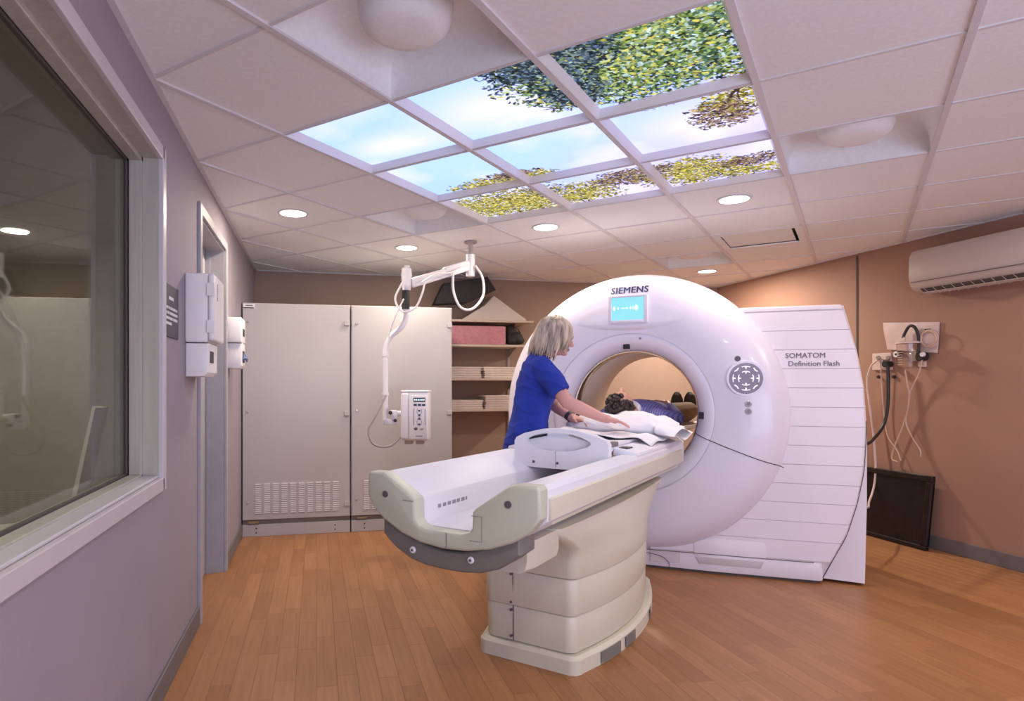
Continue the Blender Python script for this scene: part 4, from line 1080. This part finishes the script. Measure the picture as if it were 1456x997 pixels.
# foot switches along the right side of the base
def base_side(t):
    P = ped(PEDF-.027, PEDB+.03, .2465, .3265, .1915, 0); P = P[8:20]; i = t*(len(P)-1); k = min(int(i), len(P)-2); f = i-k
    a, b = Vector(P[k]), Vector(P[k+1]); return a.lerp(b, f), (b-a).normalized()
for ta, tb_ in ((.10, .24), (.28, .38), (.62, .66)):
    b2 = B(); lo = []; hi = []
    for k in range(5):
        p, d = base_side(ta+(tb_-ta)*k/4); nrm = Vector((d.y, -d.x, 0)); lo.append(p+nrm*.004); hi.append(p+nrm*.004)
    vs = [[b2.verts.new(p+Vector((0, 0, z))) for p in lo] for z in (.006, .055)]; bk = [[b2.verts.new(p+Vector((-.02, 0, z))) for p in lo] for z in (.006, .055)]
    for k in range(4):
        b2.faces.new([vs[0][k], vs[0][k+1], vs[1][k+1], vs[1][k]]); b2.faces.new([vs[1][k], vs[1][k+1], bk[1][k+1], bk[1][k]])
    fs = finish('foot_switch', b2, 'bumper', tb)
# under housing at the overhanging end
b2 = B(); loft(b2, [[(x*k, y, z) for x, y in ((.27, -2.10), (.285, -2.05), (.285, -1.85), (-.285, -1.85), (-.285, -2.05), (-.27, -2.10))] for z, k in ((.535, .90), (.55, .97), (.58, 1), (.654, 1))]); finish('under_housing', b2, 'cream', tb, True, 35)
b2 = B()
CAPB = [(.375, .765), (.335, .715), (.27, .672), (.18, .637), (.08, .616), (-.02, .611), (-.12, .62), (-.21, .645), (-.30, .69), (-.35, .73), (-.378, .775)]
up_ = [(x*.80-.015, z-.012) for x, z in CAPB]; dn_ = [(x*.80-.015, .528+(.10*(abs(x)/.378)**3)) for x, z in CAPB]
front = []
prism(b2, up_+dn_[::-1], 'y', -2.19, -2.06, .012, 3); bmp = finish('bumper', b2, 'bumper', tb, True, 30)
for x in (-.17, .09):
    b2 = B(); disc(b2, .013, (x, -2.192, .583), 'y', .008, 16, .002); s_ = finish('bumper_screw', b2, 'white', bmp, True); b2 = B(); disc(b2, .005, (x, -2.197, .583), 'y', .003, 10); finish('hex_socket', b2, 'greyink', s_)
# end cap
CAPT = [(-.378, .858), (-.365, .872), (-.297, .874), (-.165, .797), (-.148, .782), (-.142, .705), (-.125, .685), (-.095, .676), (.055, .676), (.092, .686), (.106, .705), (.108, .762), (.12, .775), (.255, .868), (.285, .876), (.362, .876), (.375, .862)]
b2 = B(); prism(b2, CAPT+CAPB, 'y', -2.215, -2.145, .014, 3); cap = finish('end_cap', b2, 'capgreen', tb, True, 30)
for x, z in ((-.285, .79), (.255, .805)):
    b2 = B(); disc(b2, .013, (x, -2.216, z), 'y', .006, 16); finish('cap_screw', b2, 'greyink', cap)
b2 = B(); tube(b2, [(.0, -2.2155, .614), (.0, -2.2155, .675)], .0015, 5, 0); tube(b2, [(.108, -2.2155, .75), (.15, -2.2155, .75), (.15, -2.2155, .66), (.10, -2.2155, .66)], .0012, 5, 0); tube(b2, [(-.148, -2.2155, .775), (-.20, -2.2155, .775)], .0012, 5, 0); finish('cap_seam', b2, 'bumper', cap)
# rails
Y0, Y1 = -2.15, -.12
b2 = B(); prism(b2, [(-.37, .745), (-.37, .85), (-.355, .864), (-.297, .867), (-.15, .785), (-.142, .77), (-.142, .66), (-.30, .69)], 'y', Y0, Y1, .004); finish('side_rail', b2, 'tablewhite', tb, True, 30)
b2 = B(); prism(b2, [(.30, .69), (.11, .66), (.106, .755), (.255, .862), (.285, .869), (.352, .869), (.368, .852), (.372, .80), (.37, .745)], 'y', Y0, Y1, .004); rr_ = finish('side_rail', b2, 'tablewhite', tb, True, 30)
for sx in (1, -1):
    b2 = B(); prism(b2, [(sx*.366, .748), (sx*.381, .752), (sx*.383, .785), (sx*.380, .822), (sx*.368, .828)], 'y', Y0+.01, Y1-.06, .003); finish('rail_trim', b2, 'cream', tb, True, 30)
    b2 = B(); prism(b2, [(sx*.30, .70), (sx*.345, .715), (sx*.352, .745), (sx*.30, .75)], 'y', Y0+.10, Y1-.05, .003); finish('rail_skirt', b2, 'cream', tb, True, 30)
b2 = B(); box(b2, -.145, .112, Y0, Y1, .655, .678); finish('channel_floor', b2, 'tablewhite', tb)
b2 = B(); random.seed(5)
for k in range(7): box(b2, -.1424, -.1412, -2.06+k*.035, -2.06+k*.035+random.uniform(.012, .028), .725-.0*k, .74)
finish('sticker', b2, 'pad', tb)
# cradle that slides into the bore
def cradle(y, dz=0): return [(x, y, .868+.035*(abs(x)/.24)**2+dz) for x in np.linspace(-.24, .24, 13)]+[(x, y, .835+.05*(abs(x)/.24)**2+dz) for x in np.linspace(.235, -.235, 13)]
b2 = B(); loft(b2, [cradle(y) for y in (-1.14, -.5, .2, .9, 1.45)]); cr_ = finish('cradle', b2, 'tablewhite', tb, True, 50)
b2 = B()
def mattr(y, s=1): return [(x*s, y, .874+.03*(abs(x)/.24)**2) for x in np.linspace(-.225, .225, 11)]+[(x*s, y, .905+.012*(abs(x)/.24)**2) for x in np.linspace(.225, -.225, 11)]
loft(b2, [mattr(-1.05, .97), mattr(-1.04), mattr(-.3), mattr(1.4), mattr(1.41, .97)]); finish('mattress', b2, mat('mattress', (.78, .76, .80), .5, var=.03), tb, True, 40)
# wide cover between rails behind the handle board
b2 = B(); prism(b2, [(.36, .866), (.355, .878), (.30, .893), (.24, .90), (.235, .86)], 'y', -1.05, Y1-.02, .005); finish('rail_cover', b2, 'tablewhite', tb, True, 40)
b2 = B(); prism(b2, [(-.36, .866), (-.235, .86), (-.24, .90), (-.30, .893), (-.355, .878)], 'y', -1.05, Y1-.02, .005); finish('rail_cover', b2, 'tablewhite', tb, True, 40)
b2 = B(); box(b2, .215, .30, -1.02, -.93, .893, .899, .002); finish('latch', b2, 'black', tb)
b2 = B(); box(b2, .20, .235, -1.06, -.96, .90, .925, .004); finish('latch_lever', b2, 'bumper', tb)
# arched handle board at the end of the cradle
OUT = [(-.24, .80), (-.24, .925), (-.228, .945), (-.18, .968), (-.09, .99), (0, .997), (.10, .99), (.19, .968), (.25, .945), (.262, .925), (.262, .80), (.16, .795), (.05, .793), (-.07, .793), (-.16, .795)]
INN = [(-.15, .915), (-.17, .927), (-.168, .94), (-.13, .957), (-.08, .969), (0, .974), (.08, .969), (.13, .955), (.17, .937), (.175, .925), (.16, .912), (.10, .892), (.03, .882), (-.05, .882), (-.12, .892)]
b2 = B(); A = [[b2.verts.new((x, y, z)) for x, z in poly] for y in (-1.20, -1.15) for poly in (OUT, INN)]
n = len(OUT); o0, i0, o1, i1 = A
for k in range(n):
    j = (k+1) % n
    b2.faces.new([o0[k], o0[j], i0[j], i0[k]]); b2.faces.new([o1[k], i1[k], i1[j], o1[j]]); b2.faces.new([o0[k], o1[k], o1[j], o0[j]]); b2.faces.new([i0[k], i0[j], i1[j], i1[k]])
hbd = finish('handle_board', b2, 'tablewhite', tb, True, 30)
b2 = B(); prism(b2, [(x, z) for x, z in INN], 'y', -1.165, -1.152); finish('recess_panel', b2, 'tablewhite', hbd)
b2 = B(); prism(b2, [(-.175, .932), (-.07, .955), (-.07, .967), (-.178, .943)], 'y', -1.172, -1.166); finish('slot', b2, 'black', hbd)
b2 = B(); prism(b2, [(.05, .960), (.155, .935), (.16, .943), (.05, .970)], 'y', -1.172, -1.166); finish('slot', b2, 'metalgrey', hbd)
b2 = B(); tube(b2, [(-.01, -1.2005, .80), (-.01, -1.2005, .882)], .0012, 5, 0); finish('board_seam', b2, 'pad', hbd)
for x in (-.13, .0): 
    b2 = B(); disc(b2, .007, (x, -1.20, .822), 'y', .006, 12); finish('board_screw', b2, 'greyink', hbd)

# ================================================================ PILLOW, SHEET
def soft(name, cx, cy, cz, hx, hy, hz, m, seed, wr=.006, dent=None, n=56, p=2.6):
    b2 = B(); rng = np.random.RandomState(seed); ph = rng.rand(8)*6.28; rings = []
    m_ = 20
    for i in range(m_+1):
        th = PI*(i/m_*.97+.015); ring = []
        for k in range(n):
            a = 2*PI*k/n; c, s = math.cos(a), math.sin(a); q = (abs(c)**p+abs(s)**p)**(-1/p)
            st = math.sin(th)**.55; x, y = c*q*st, s*q*st; z = math.copysign(abs(math.cos(th))**.9, math.cos(th))
            edge_ = max(0, 1-max(abs(x), abs(y))**3); z *= .35+.65*edge_
            w_ = wr*(math.sin(7*x+3*y+ph[0])+.7*math.sin(11*y-5*x+ph[1])+.6*math.sin(17*x+ph[2]+4*y)+.5*math.sin(23*(x*.6+y)+ph[3]))
            X, Y, Z = cx+hx*x, cy+hy*y, cz+hz*z+w_*(1 if z > 0 else .1)
            if dent: Z -= dent[2]*math.exp(-((X-dent[0])/dent[3])**2-((Y-dent[1])/dent[3])**2)*(1 if z > 0 else 0)
            ring.append(b2.verts.new((X, Y, Z)))
        rings.append(ring)
    for a, b in zip(rings, rings[1:]):
        for k in range(n): b2.faces.new([a[k], a[(k+1) % n], b[(k+1) % n], b[k]])
    b2.faces.new(rings[0][::-1]); b2.faces.new(rings[-1])
    return finish(name, b2, m, None, True, 70)
def in_table(o): o.location = TB; o.rotation_euler = (0, 0, -PI/4); return o
pw = in_table(soft('pillow', .03, -.275, .968, .34, .25, .08, 'sheet', 4, .009, (.0, -.2, .035, .1)))
tag(pw, 'rumpled white pillow under the patient head on the scanner table', 'pillow')
# open pillowcase hem hanging over the right edge
b2 = B(); n = 26; lay = []
for i in range(7):
    t = i/6; cx = .29+.13*t; cz = .955-.028*t; w_ = .20-.03*t; h_ = .045*(1-.2*t)
    lay.append([Vector((cx+.018*math.sin(3*a+t*2)*t, -.29+w_*math.cos(a)-.05*t, cz+h_*math.sin(a)+.012*math.sin(5*a+3*t)*t)) for a in [2*PI*k/n for k in range(n)]])
inner = [[p+Vector((0, 0, 0))+(Vector((p.x, -.29, .955))-p).normalized()*.006 for p in r] for r in lay]
ro = [[b2.verts.new(p) for p in r] for r in lay]; ri = [[b2.verts.new(p) for p in r] for r in inner]
for R2, fl in ((ro, 0), (ri, 1)):
    for a, b in zip(R2, R2[1:]):
        for k in range(n): b2.faces.new([a[k], a[(k+1) % n], b[(k+1) % n], b[k]])
for k in range(n): b2.faces.new([ro[-1][k], ro[-1][(k+1) % n], ri[-1][(k+1) % n], ri[-1][k]])
finish('pillowcase_hem', b2, 'sheet', pw, True, 70)
def cloth(name, x0, x1, y0, y1, zf, m, nx=60, ny=40, th=.006):
    b2 = B(); T_ = []; Bt = []
    for i in range(ny+1):
        r1 = []; r2 = []
        for j in range(nx+1):
            x = x0+(x1-x0)*j/nx; y = y0+(y1-y0)*i/ny; z = zf(x, y); r1.append(b2.verts.new((x, y, z+th))); r2.append(b2.verts.new((x, y, z)))
        T_.append(r1); Bt.append(r2)
    for i in range(ny):
        for j in range(nx):
            b2.faces.new([T_[i][j], T_[i][j+1], T_[i+1][j+1], T_[i+1][j]]); b2.faces.new([Bt[i][j], Bt[i+1][j], Bt[i+1][j+1], Bt[i][j+1]])
    for i in range(ny):
        b2.faces.new([T_[i][0], T_[i+1][0], Bt[i+1][0], Bt[i][0]]); b2.faces.new([T_[i+1][nx], T_[i][nx], Bt[i][nx], Bt[i+1][nx]])
    for j in range(nx):
        b2.faces.new([T_[0][j+1], T_[0][j], Bt[0][j], Bt[0][j+1]]); b2.faces.new([T_[ny][j], T_[ny][j+1], Bt[ny][j+1], Bt[ny][j]])
    return finish(name, b2, m, None, True, 80)
def zsheet(x, y):
    base = .918-.05*max(0, abs(x)-.27)/.1
    return base+.012*(1+math.sin(22*y+6*x))*.5+.010*(1+math.sin(31*x-9*y))*.5+.02*math.exp(-((x+.22)/.09)**2)
sh_ = in_table(cloth('bed_sheet', -.35, .335, -.72, -.36, zsheet, 'sheet')); tag(sh_, 'crumpled white sheet on the table before the pillow', 'sheet')

# ================================================================ PATIENT (lying, head towards the camera)
b2 = B()
HX, HY, HZ = .0, -.20, 1.075
ellipsoid(b2, (HX, HY, HZ), (.077, .112, .095)); ellipsoid(b2, (HX, HY+.07, HZ+.022), (.058, .062, .066))
ellipsoid(b2, (HX, HY+.105, HZ+.055), (.026, .024, .024))                      # chin
capsule(b2, (HX, HY+.005, HZ+.085), (HX, HY+.035, HZ+.112), .009, .014); ellipsoid(b2, (HX, HY+.034, HZ+.108), (.017, .012, .011))   # nose
ellipsoid(b2, (HX, HY-.015, HZ+.078), (.052, .016, .014)); ellipsoid(b2, (HX, HY+.068, HZ+.082), (.024, .012, .010))
for s in (-1, 1): ellipsoid(b2, (HX+s*.078, HY+.02, HZ-.005), (.009, .028, .018)); ellipsoid(b2, (HX+s*.04, HY+.035, HZ+.066), (.022, .022, .014))
capsule(b2, (0, -.10, 1.055), (0, .04, 1.03), .056, .062)
ellipsoid(b2, (0, .24, 1.01), (.165, .25, .09)); ellipsoid(b2, (0, .52, 1.0), (.15, .2, .085))
for s in (-1, 1):
    capsule(b2, (s*.17, .07, 1.0), (s*.225, .36, .985), .043, .036); capsule(b2, (s*.225, .36, .985), (s*.10, .56, 1.08), .034, .025)
    ellipsoid(b2, (s*.06, .60, 1.09), (.045, .035, .014))
    for k in range(4): capsule(b2, (s*(.035-.002*k), .575+.02*k, 1.095), (s*(-.035+.006*k), .585+.02*k, 1.095), .0085, .007, 8)
    capsule(b2, (s*.07, .575, 1.095), (s*.02, .55, 1.10), .009, .008, 8)
    capsule(b2, (s*.09, .62, .985), (s*.15, 1.02, 1.0), .075, .052); capsule(b2, (s*.15, 1.02, 1.0), (s*.05+.015, 1.40, .96), .05, .035)
    capsule(b2, (s*.05+.015, 1.40, .955), (s*.05+.015, 1.44, 1.06), .036, .03)
pat = in_table(new_obj('person', remeshed(b2, .0065, 5), None, M['skin2'])); tag(pat, 'patient with dark curly hair lying on back inside the scanner bore', 'person')
b2 = B(); rng = random.Random(5); ellipsoid(b2, (HX, HY-.012, HZ-.012), (.081, .106, .094), n=24)
for k in range(300):
    u, v = rng.uniform(-1, 1), rng.uniform(-1, 1); a = rng.uniform(0, 2*PI); z = rng.uniform(-1, 1); q = math.sqrt(1-z*z)
    d = Vector((q*math.cos(a), q*math.sin(a), z))
    if d.y > .05-.75*max(0, d.z)*1.0 and d.z > -.2: continue
    if d.y > .45: continue
    c = Vector((HX, HY, HZ))+Vector((d.x*.082, d.y*.116, d.z*.099)); r = rng.uniform(.011, .019); ellipsoid(b2, c, (r, r, r*.9), n=8)
finish('hair', b2, 'brownhair', pat, True, 80)
sm, N, L, b = nodes_of('striped shirt'); tc = N.new('ShaderNodeTexCoord'); wv = N.new('ShaderNodeTexWave'); wv.inputs['Scale'].default_value = 22; wv.bands_direction = 'X'
L.new(tc.outputs['Object'], wv.inputs['Vector']); cr = N.new('ShaderNodeValToRGB'); cr.color_ramp.elements[0].color = (.10, .10, .32, 1); cr.color_ramp.elements[1].color = (.21, .20, .45, 1); cr.color_ramp.elements[0].position = .35; cr.color_ramp.elements[1].position = .65
L.new(wv.outputs[0], cr.inputs[0]); L.new(cr.outputs[0], b.inputs['Base Color']); b.inputs['Roughness'].default_value = .85
b2 = B(); ellipsoid(b2, (0, .22, 1.012), (.185, .26, .105)); ellipsoid(b2, (0, .48, 1.0), (.168, .2, .10))
for s in (-1, 1): ellipsoid(b2, (s*.15, .06, 1.0), (.085, .085, .065)); capsule(b2, (s*.175, .07, .998), (s*.225, .33, .985), .06, .05); capsule(b2, (s*.225, .35, .985), (s*.14, .50, 1.05), .047, .038)
o = new_obj('shirt', remeshed(b2, .008, 4), pat, sm)
b2 = B(); lathe(b2, [(.064, -.055), (.070, -.035), (.079, -.012), (.074, -.012), (.062, -.052)], 28, 'y', (0, .03, 1.035), close=True); finish('collar', b2, mat('pale striped collar', (.55, .52, .60), .8, var=.4, scale=90, stretch=(1, .05, .05)), o, True)
b2 = B(); ellipsoid(b2, (0, .62, .995), (.165, .14, .10))
for s in (-1, 1): capsule(b2, (s*.09, .64, .99), (s*.155, 1.02, 1.01), .092, .07); capsule(b2, (s*.155, 1.02, 1.005), (s*.05+.015, 1.36, .965), .068, .052)
new_obj('trousers', remeshed(b2, .008, 4), pat, M['brown'])
b2 = B(); lathe(b2, [(.168, -.018), (.172, 0), (.168, .018)], 28, 'y', (0, .585, .995)); 
for v in b2.verts: v.co.z = .995+(v.co.z-.995)*.62
finish('belt', b2, 'olive', pat, True)
for s in (-1, 1):
    b2 = B(); capsule(b2, (s*.05+.015, 1.43, .955), (s*.058+.02, 1.455, 1.10), .052, .046, sq=(.95, .8)); ellipsoid(b2, (s*.053+.017, 1.46, 1.04), (.055, .035, .12)); new_obj('shoe', remeshed(b2, .008, 3), pat, M['sole'])

# ================================================================ NURSE
Fd = Vector((.94, -.34, 0)).normalized(); Rt = Vector((Fd.y, -Fd.x, 0)); Up = Vector((0, 0, 1))
NB = Vector((1.285, 3.735, 0))
def nb(f, r, z): return Fd*f+Rt*r+Up*z            # relative to NB
def wl(p): return Vector(p)-NB
b2 = B()
hc = nb(.185, -.005, 1.512); hd_ax = [(Fd-Up*.22).normalized(), Rt, (Up+Fd*.22).normalized()]
hf, hr, hu = hd_ax
def hp(f, r, u): return hc+hf*f+hr*r+hu*u
ellipsoid(b2, hp(-.008, 0, .022), (.094, .074, .088), hd_ax); ellipsoid(b2, hp(.028, 0, -.035), (.060, .057, .075), hd_ax)
ellipsoid(b2, hp(.066, 0, -.088), (.022, .024, .018), hd_ax)
capsule(b2, hp(.086, 0, .010), hp(.106, 0, -.030), .008, .0115); ellipsoid(b2, hp(.098, 0, -.033), (.012, .015, .009), hd_ax)
ellipsoid(b2, hp(.080, 0, .028), (.013, .045, .012), hd_ax); ellipsoid(b2, hp(.082, 0, -.058), (.012, .021, .006), hd_ax); ellipsoid(b2, hp(.079, 0, -.068), (.011, .019, .006), hd_ax)
for s in (-1, 1): ellipsoid(b2, hp(-.012, s*.075, -.012), (.018, .008, .028), hd_ax); ellipsoid(b2, hp(.055, s*.036, -.03), (.026, .022, .026), hd_ax)
capsule(b2, nb(.075, 0, 1.36), hp(-.015, 0, -.05), .055, .046)
ellipsoid(b2, nb(.05, 0, 1.24), (.085, .14, .15), (Fd, Rt, Up)); ellipsoid(b2, nb(.02, 0, 1.02), (.085, .125, .16), (Fd, Rt, Up)); ellipsoid(b2, nb(0, 0, .86), (.10, .15, .12), (Fd, Rt, Up))
SR, ER, WR = wl((1.318, 3.548, 1.325)), wl((1.432, 3.43, 1.112)), wl((1.622, 3.352, 1.022))
SLf, EL, WL = wl((1.425, 3.865, 1.325)), wl((1.49, 3.80, 1.09)), wl((1.565, 3.655, 1.005))
for S_, E_, W_ in ((SR, ER, WR), (SLf, EL, WL)):
    capsule(b2, S_, E_, .052, .040); capsule(b2, E_, E_.lerp(W_, .3), .040, .041); capsule(b2, E_.lerp(W_, .3), W_, .041, .026)
    capsule(b2, nb(.06, 0, 1.33), S_, .06, .055)
def hand(bm, W_, D, Wd, curl=.5, spread=.22):
    """palm-down hand; D pointing along the fingers, Wd towards the thumb"""
    D = D.normalized(); Wd = (Wd-D*Wd.dot(D)).normalized(); Nn = D.cross(Wd); Nn = Nn if Nn.z > 0 else -Nn
    ellipsoid(bm, W_+D*.045, (.050, .038, .015), (D, Wd, Nn)); capsule(bm, W_-D*.01, W_+D*.02, .025, .026, sq=(1, 1))
    for i, (o_, ln) in enumerate(((.027, .068), (.009, .076), (-.009, .071), (-.026, .056))):
        d0 = (D+Wd*spread*(o_/.027)).normalized(); b0 = W_+D*.078+Wd*o_
        p1 = b0+(d0-Nn*curl*.35).normalized()*ln*.45; p2 = p1+(d0-Nn*curl*.9).normalized()*ln*.32; p3 = p2+(d0-Nn*curl*1.3).normalized()*ln*.25
        capsule(bm, W_+D*.05+Wd*o_*.9, b0, .0105, .0095, 10); capsule(bm, b0, p1, .0095, .0085, 10); capsule(bm, p1, p2, .0085, .0078, 10); capsule(bm, p2, p3, .0078, .0066, 10)
    t0 = W_+D*.022+Wd*.022; t1 = t0+(D*.6+Wd*.75-Nn*.15).normalized()*.042; t2 = t1+(D*.9+Wd*.3-Nn*.3).normalized()*.030
    capsule(bm, t0, t1, .0135, .0105, 10); capsule(bm, t1, t2, .0105, .008, 10)
hand(b2, WR, wl((1.765, 3.295, .992))-WR, Vector((.35, .93, 0)), .40)
hand(b2, WL, wl((1.65, 3.50, .985))-WL, Vector((-.6, -.5, .1)), .7)
for s in (-1, 1):
    capsule(b2, nb(0, s*.085, .84), nb(.01, s*.095, .46), .078, .052); capsule(b2, nb(.01, s*.095, .46), nb(-.01, s*.10, .09), .052, .034)
    capsule(b2, nb(-.02, s*.10, .05), nb(.10, s*.11, .035), .034, .026)
nurse = new_obj('person', remeshed(b2, .0052, 5), None, M['skin'], NB); tag(nurse, 'woman in blue scrubs with short ash blond hair leaning over the table', 'person')
# scrub top
def sect(f, z, hw_, hdp, n=28, tilt=0, p=2.4):
    out = []
    for k in range(n):
        a = 2*PI*k/n; c, s = math.cos(a), math.sin(a); q = (abs(c)**p+abs(s)**p)**(-1/p)
        out.append(nb(f+hdp*c*q, hw_*s*q, z+tilt*c*q*hdp))
    return out
b2 = B(); loft(b2, [sect(-.012, .77, .185, .135), sect(-.005, .86, .183, .132), sect(.012, .95, .168, .122), sect(.03, 1.04, .155, .115), sect(.05, 1.14, .165, .122), sect(.068, 1.22, .175, .128), sect(.07, 1.29, .178, .112), sect(.072, 1.34, .16, .09, tilt=-.1), sect(.078, 1.375, .10, .065, tilt=-.2), sect(.085, 1.395, .064, .058, tilt=-.25)])
for S_, E_ in ((SR, ER), (SLf, EL)):
    e = S_.lerp(E_, .74); capsule(b2, S_-Up*.0, e, .068, .064, 20, flat=True); ellipsoid(b2, S_+Up*.0, (.070, .070, .066)); capsule(b2, nb(.07, 0, 1.32), S_, .07, .066)
from mathutils import noise
def wrinkle(me, amp, fz=9, fx=4):
    me.update(); co = [v.co.copy() for v in me.vertices]; nn = [v.normal.copy() for v in me.vertices]
    for v, c, n_ in zip(me.vertices, co, nn):
        w_ = noise.noise(Vector((c.x*fx, c.y*fx, c.z*fz)))+.5*noise.noise(Vector((c.x*fx*2.3+5, c.y*fx*2.3, c.z*fz*2.1)))
        r_ = 1-abs(noise.noise(Vector((c.x*fx*1.3+9, c.y*fx*1.3, c.z*fz*1.6+c.x*6))))*2.2
        v.co = c+n_*amp*(w_+.9*max(0, r_)**3)
    return me
top = new_obj('scrub_top', wrinkle(remeshed(b2, .007, 3), .0065), nurse, M['scrub'])
b2 = B(); cr0 = sect(.085, 1.397, .066, .060, tilt=-.25); tube(b2, cr0+[cr0[0]], .006, 6, 0, caps=False); finish('neckband', b2, 'scrub', top, True)
b2 = B(); ellipsoid(b2, nb(0, 0, .86), (.125, .17, .13), (Fd, Rt, Up))
for s in (-1, 1): capsule(b2, nb(0, s*.085, .84), nb(.01, s*.10, .46), .098, .082); capsule(b2, nb(.01, s*.10, .46), nb(-.005, s*.105, .07), .082, .085, flat=True)
new_obj('scrub_trousers', remeshed(b2, .009, 3), nurse, M['scrub'])
for s in (-1, 1):
    b2 = B(); capsule(b2, nb(-.03, s*.105, .048), nb(.13, s*.115, .04), .046, .038); ellipsoid(b2, nb(.14, s*.115, .035), (.05, .045, .033), (Fd, Rt, Up)); me = remeshed(b2, .008, 3)
    for v in me.vertices: v.co.z = max(v.co.z, .001)
    new_obj('shoe', me, nurse, M['white'])
# hair: cap plus layered locks
b2 = B(); ellipsoid(b2, hp(-.026, 0, .030), (.094, .084, .092), hd_ax, 24); ellipsoid(b2, hp(-.045, 0, -.02), (.072, .080, .085), hd_ax, 24)
rng = random.Random(9)
for k in range(330):
    ph = rng.uniform(-PI, PI); sgn = abs(ph)
    if sgn < .5 and rng.random() < .35: continue
    front = sgn < 1.0
    end_u = rng.uniform(.0, .03) if sgn < .55 else (rng.uniform(-.09, -.02) if sgn < 1.15 else rng.uniform(-.15, -.085))
    th0 = rng.uniform(.05, .9); ex = rng.uniform(.004, .022)
    pts = []; c, s = math.cos(ph), math.sin(ph)
    for j in range(4):
        th = th0+(1.55-th0)*j/3
        pts.append(hp(-.02+(.092+ex)*c*math.sin(th), (.080+ex)*s*math.sin(th), .022+(.090+ex)*math.cos(th)))
    bx, by = -.02+(.092+ex)*c, (.080+ex)*s
    for j in (1, 2, 3):
        t = j/3; u = .02+(end_u-.02)*t
        fl = .010*math.sin(t*PI)+(.012*t*t if sgn > 1.2 else -.004*t)
        pts.append(hp(bx+c*fl-.006*t*(sgn > 1.2), by+s*fl*.7, u))
    r = rng.uniform(.006, .0105)
    tube(b2, pts, [r*.7, r, r*1.1, r*1.1, r, r*.8, r*.25], 6, 3)
finish('hair', b2, 'blond', nurse, True, 80)
for s in (-1, 1):
    b2 = B(); ellipsoid(b2, hp(.072, s*.033, .006), (.008, .013, .006), hd_ax, 10); finish('eye', b2, 'black', nurse, True)
    b2 = B(); ellipsoid(b2, hp(.084, s*.033, .026), (.005, .018, .003), hd_ax, 10); finish('eyebrow', b2, 'brownhair', nurse, True)
b2 = B(); ellipsoid(b2, hp(.087, 0, -.060), (.010, .020, .0055), hd_ax, 12); ellipsoid(b2, hp(.084, 0, -.069), (.010, .018, .005), hd_ax, 12); finish('lips', b2, 'lip', nurse, True)
b2 = B(); d = (WL-EL).normalized(); tube(b2, [WL-d*.045, WL-d*.022], .034, 20, 0); finish('wrist_watch', b2, 'watch', nurse, True, 30)
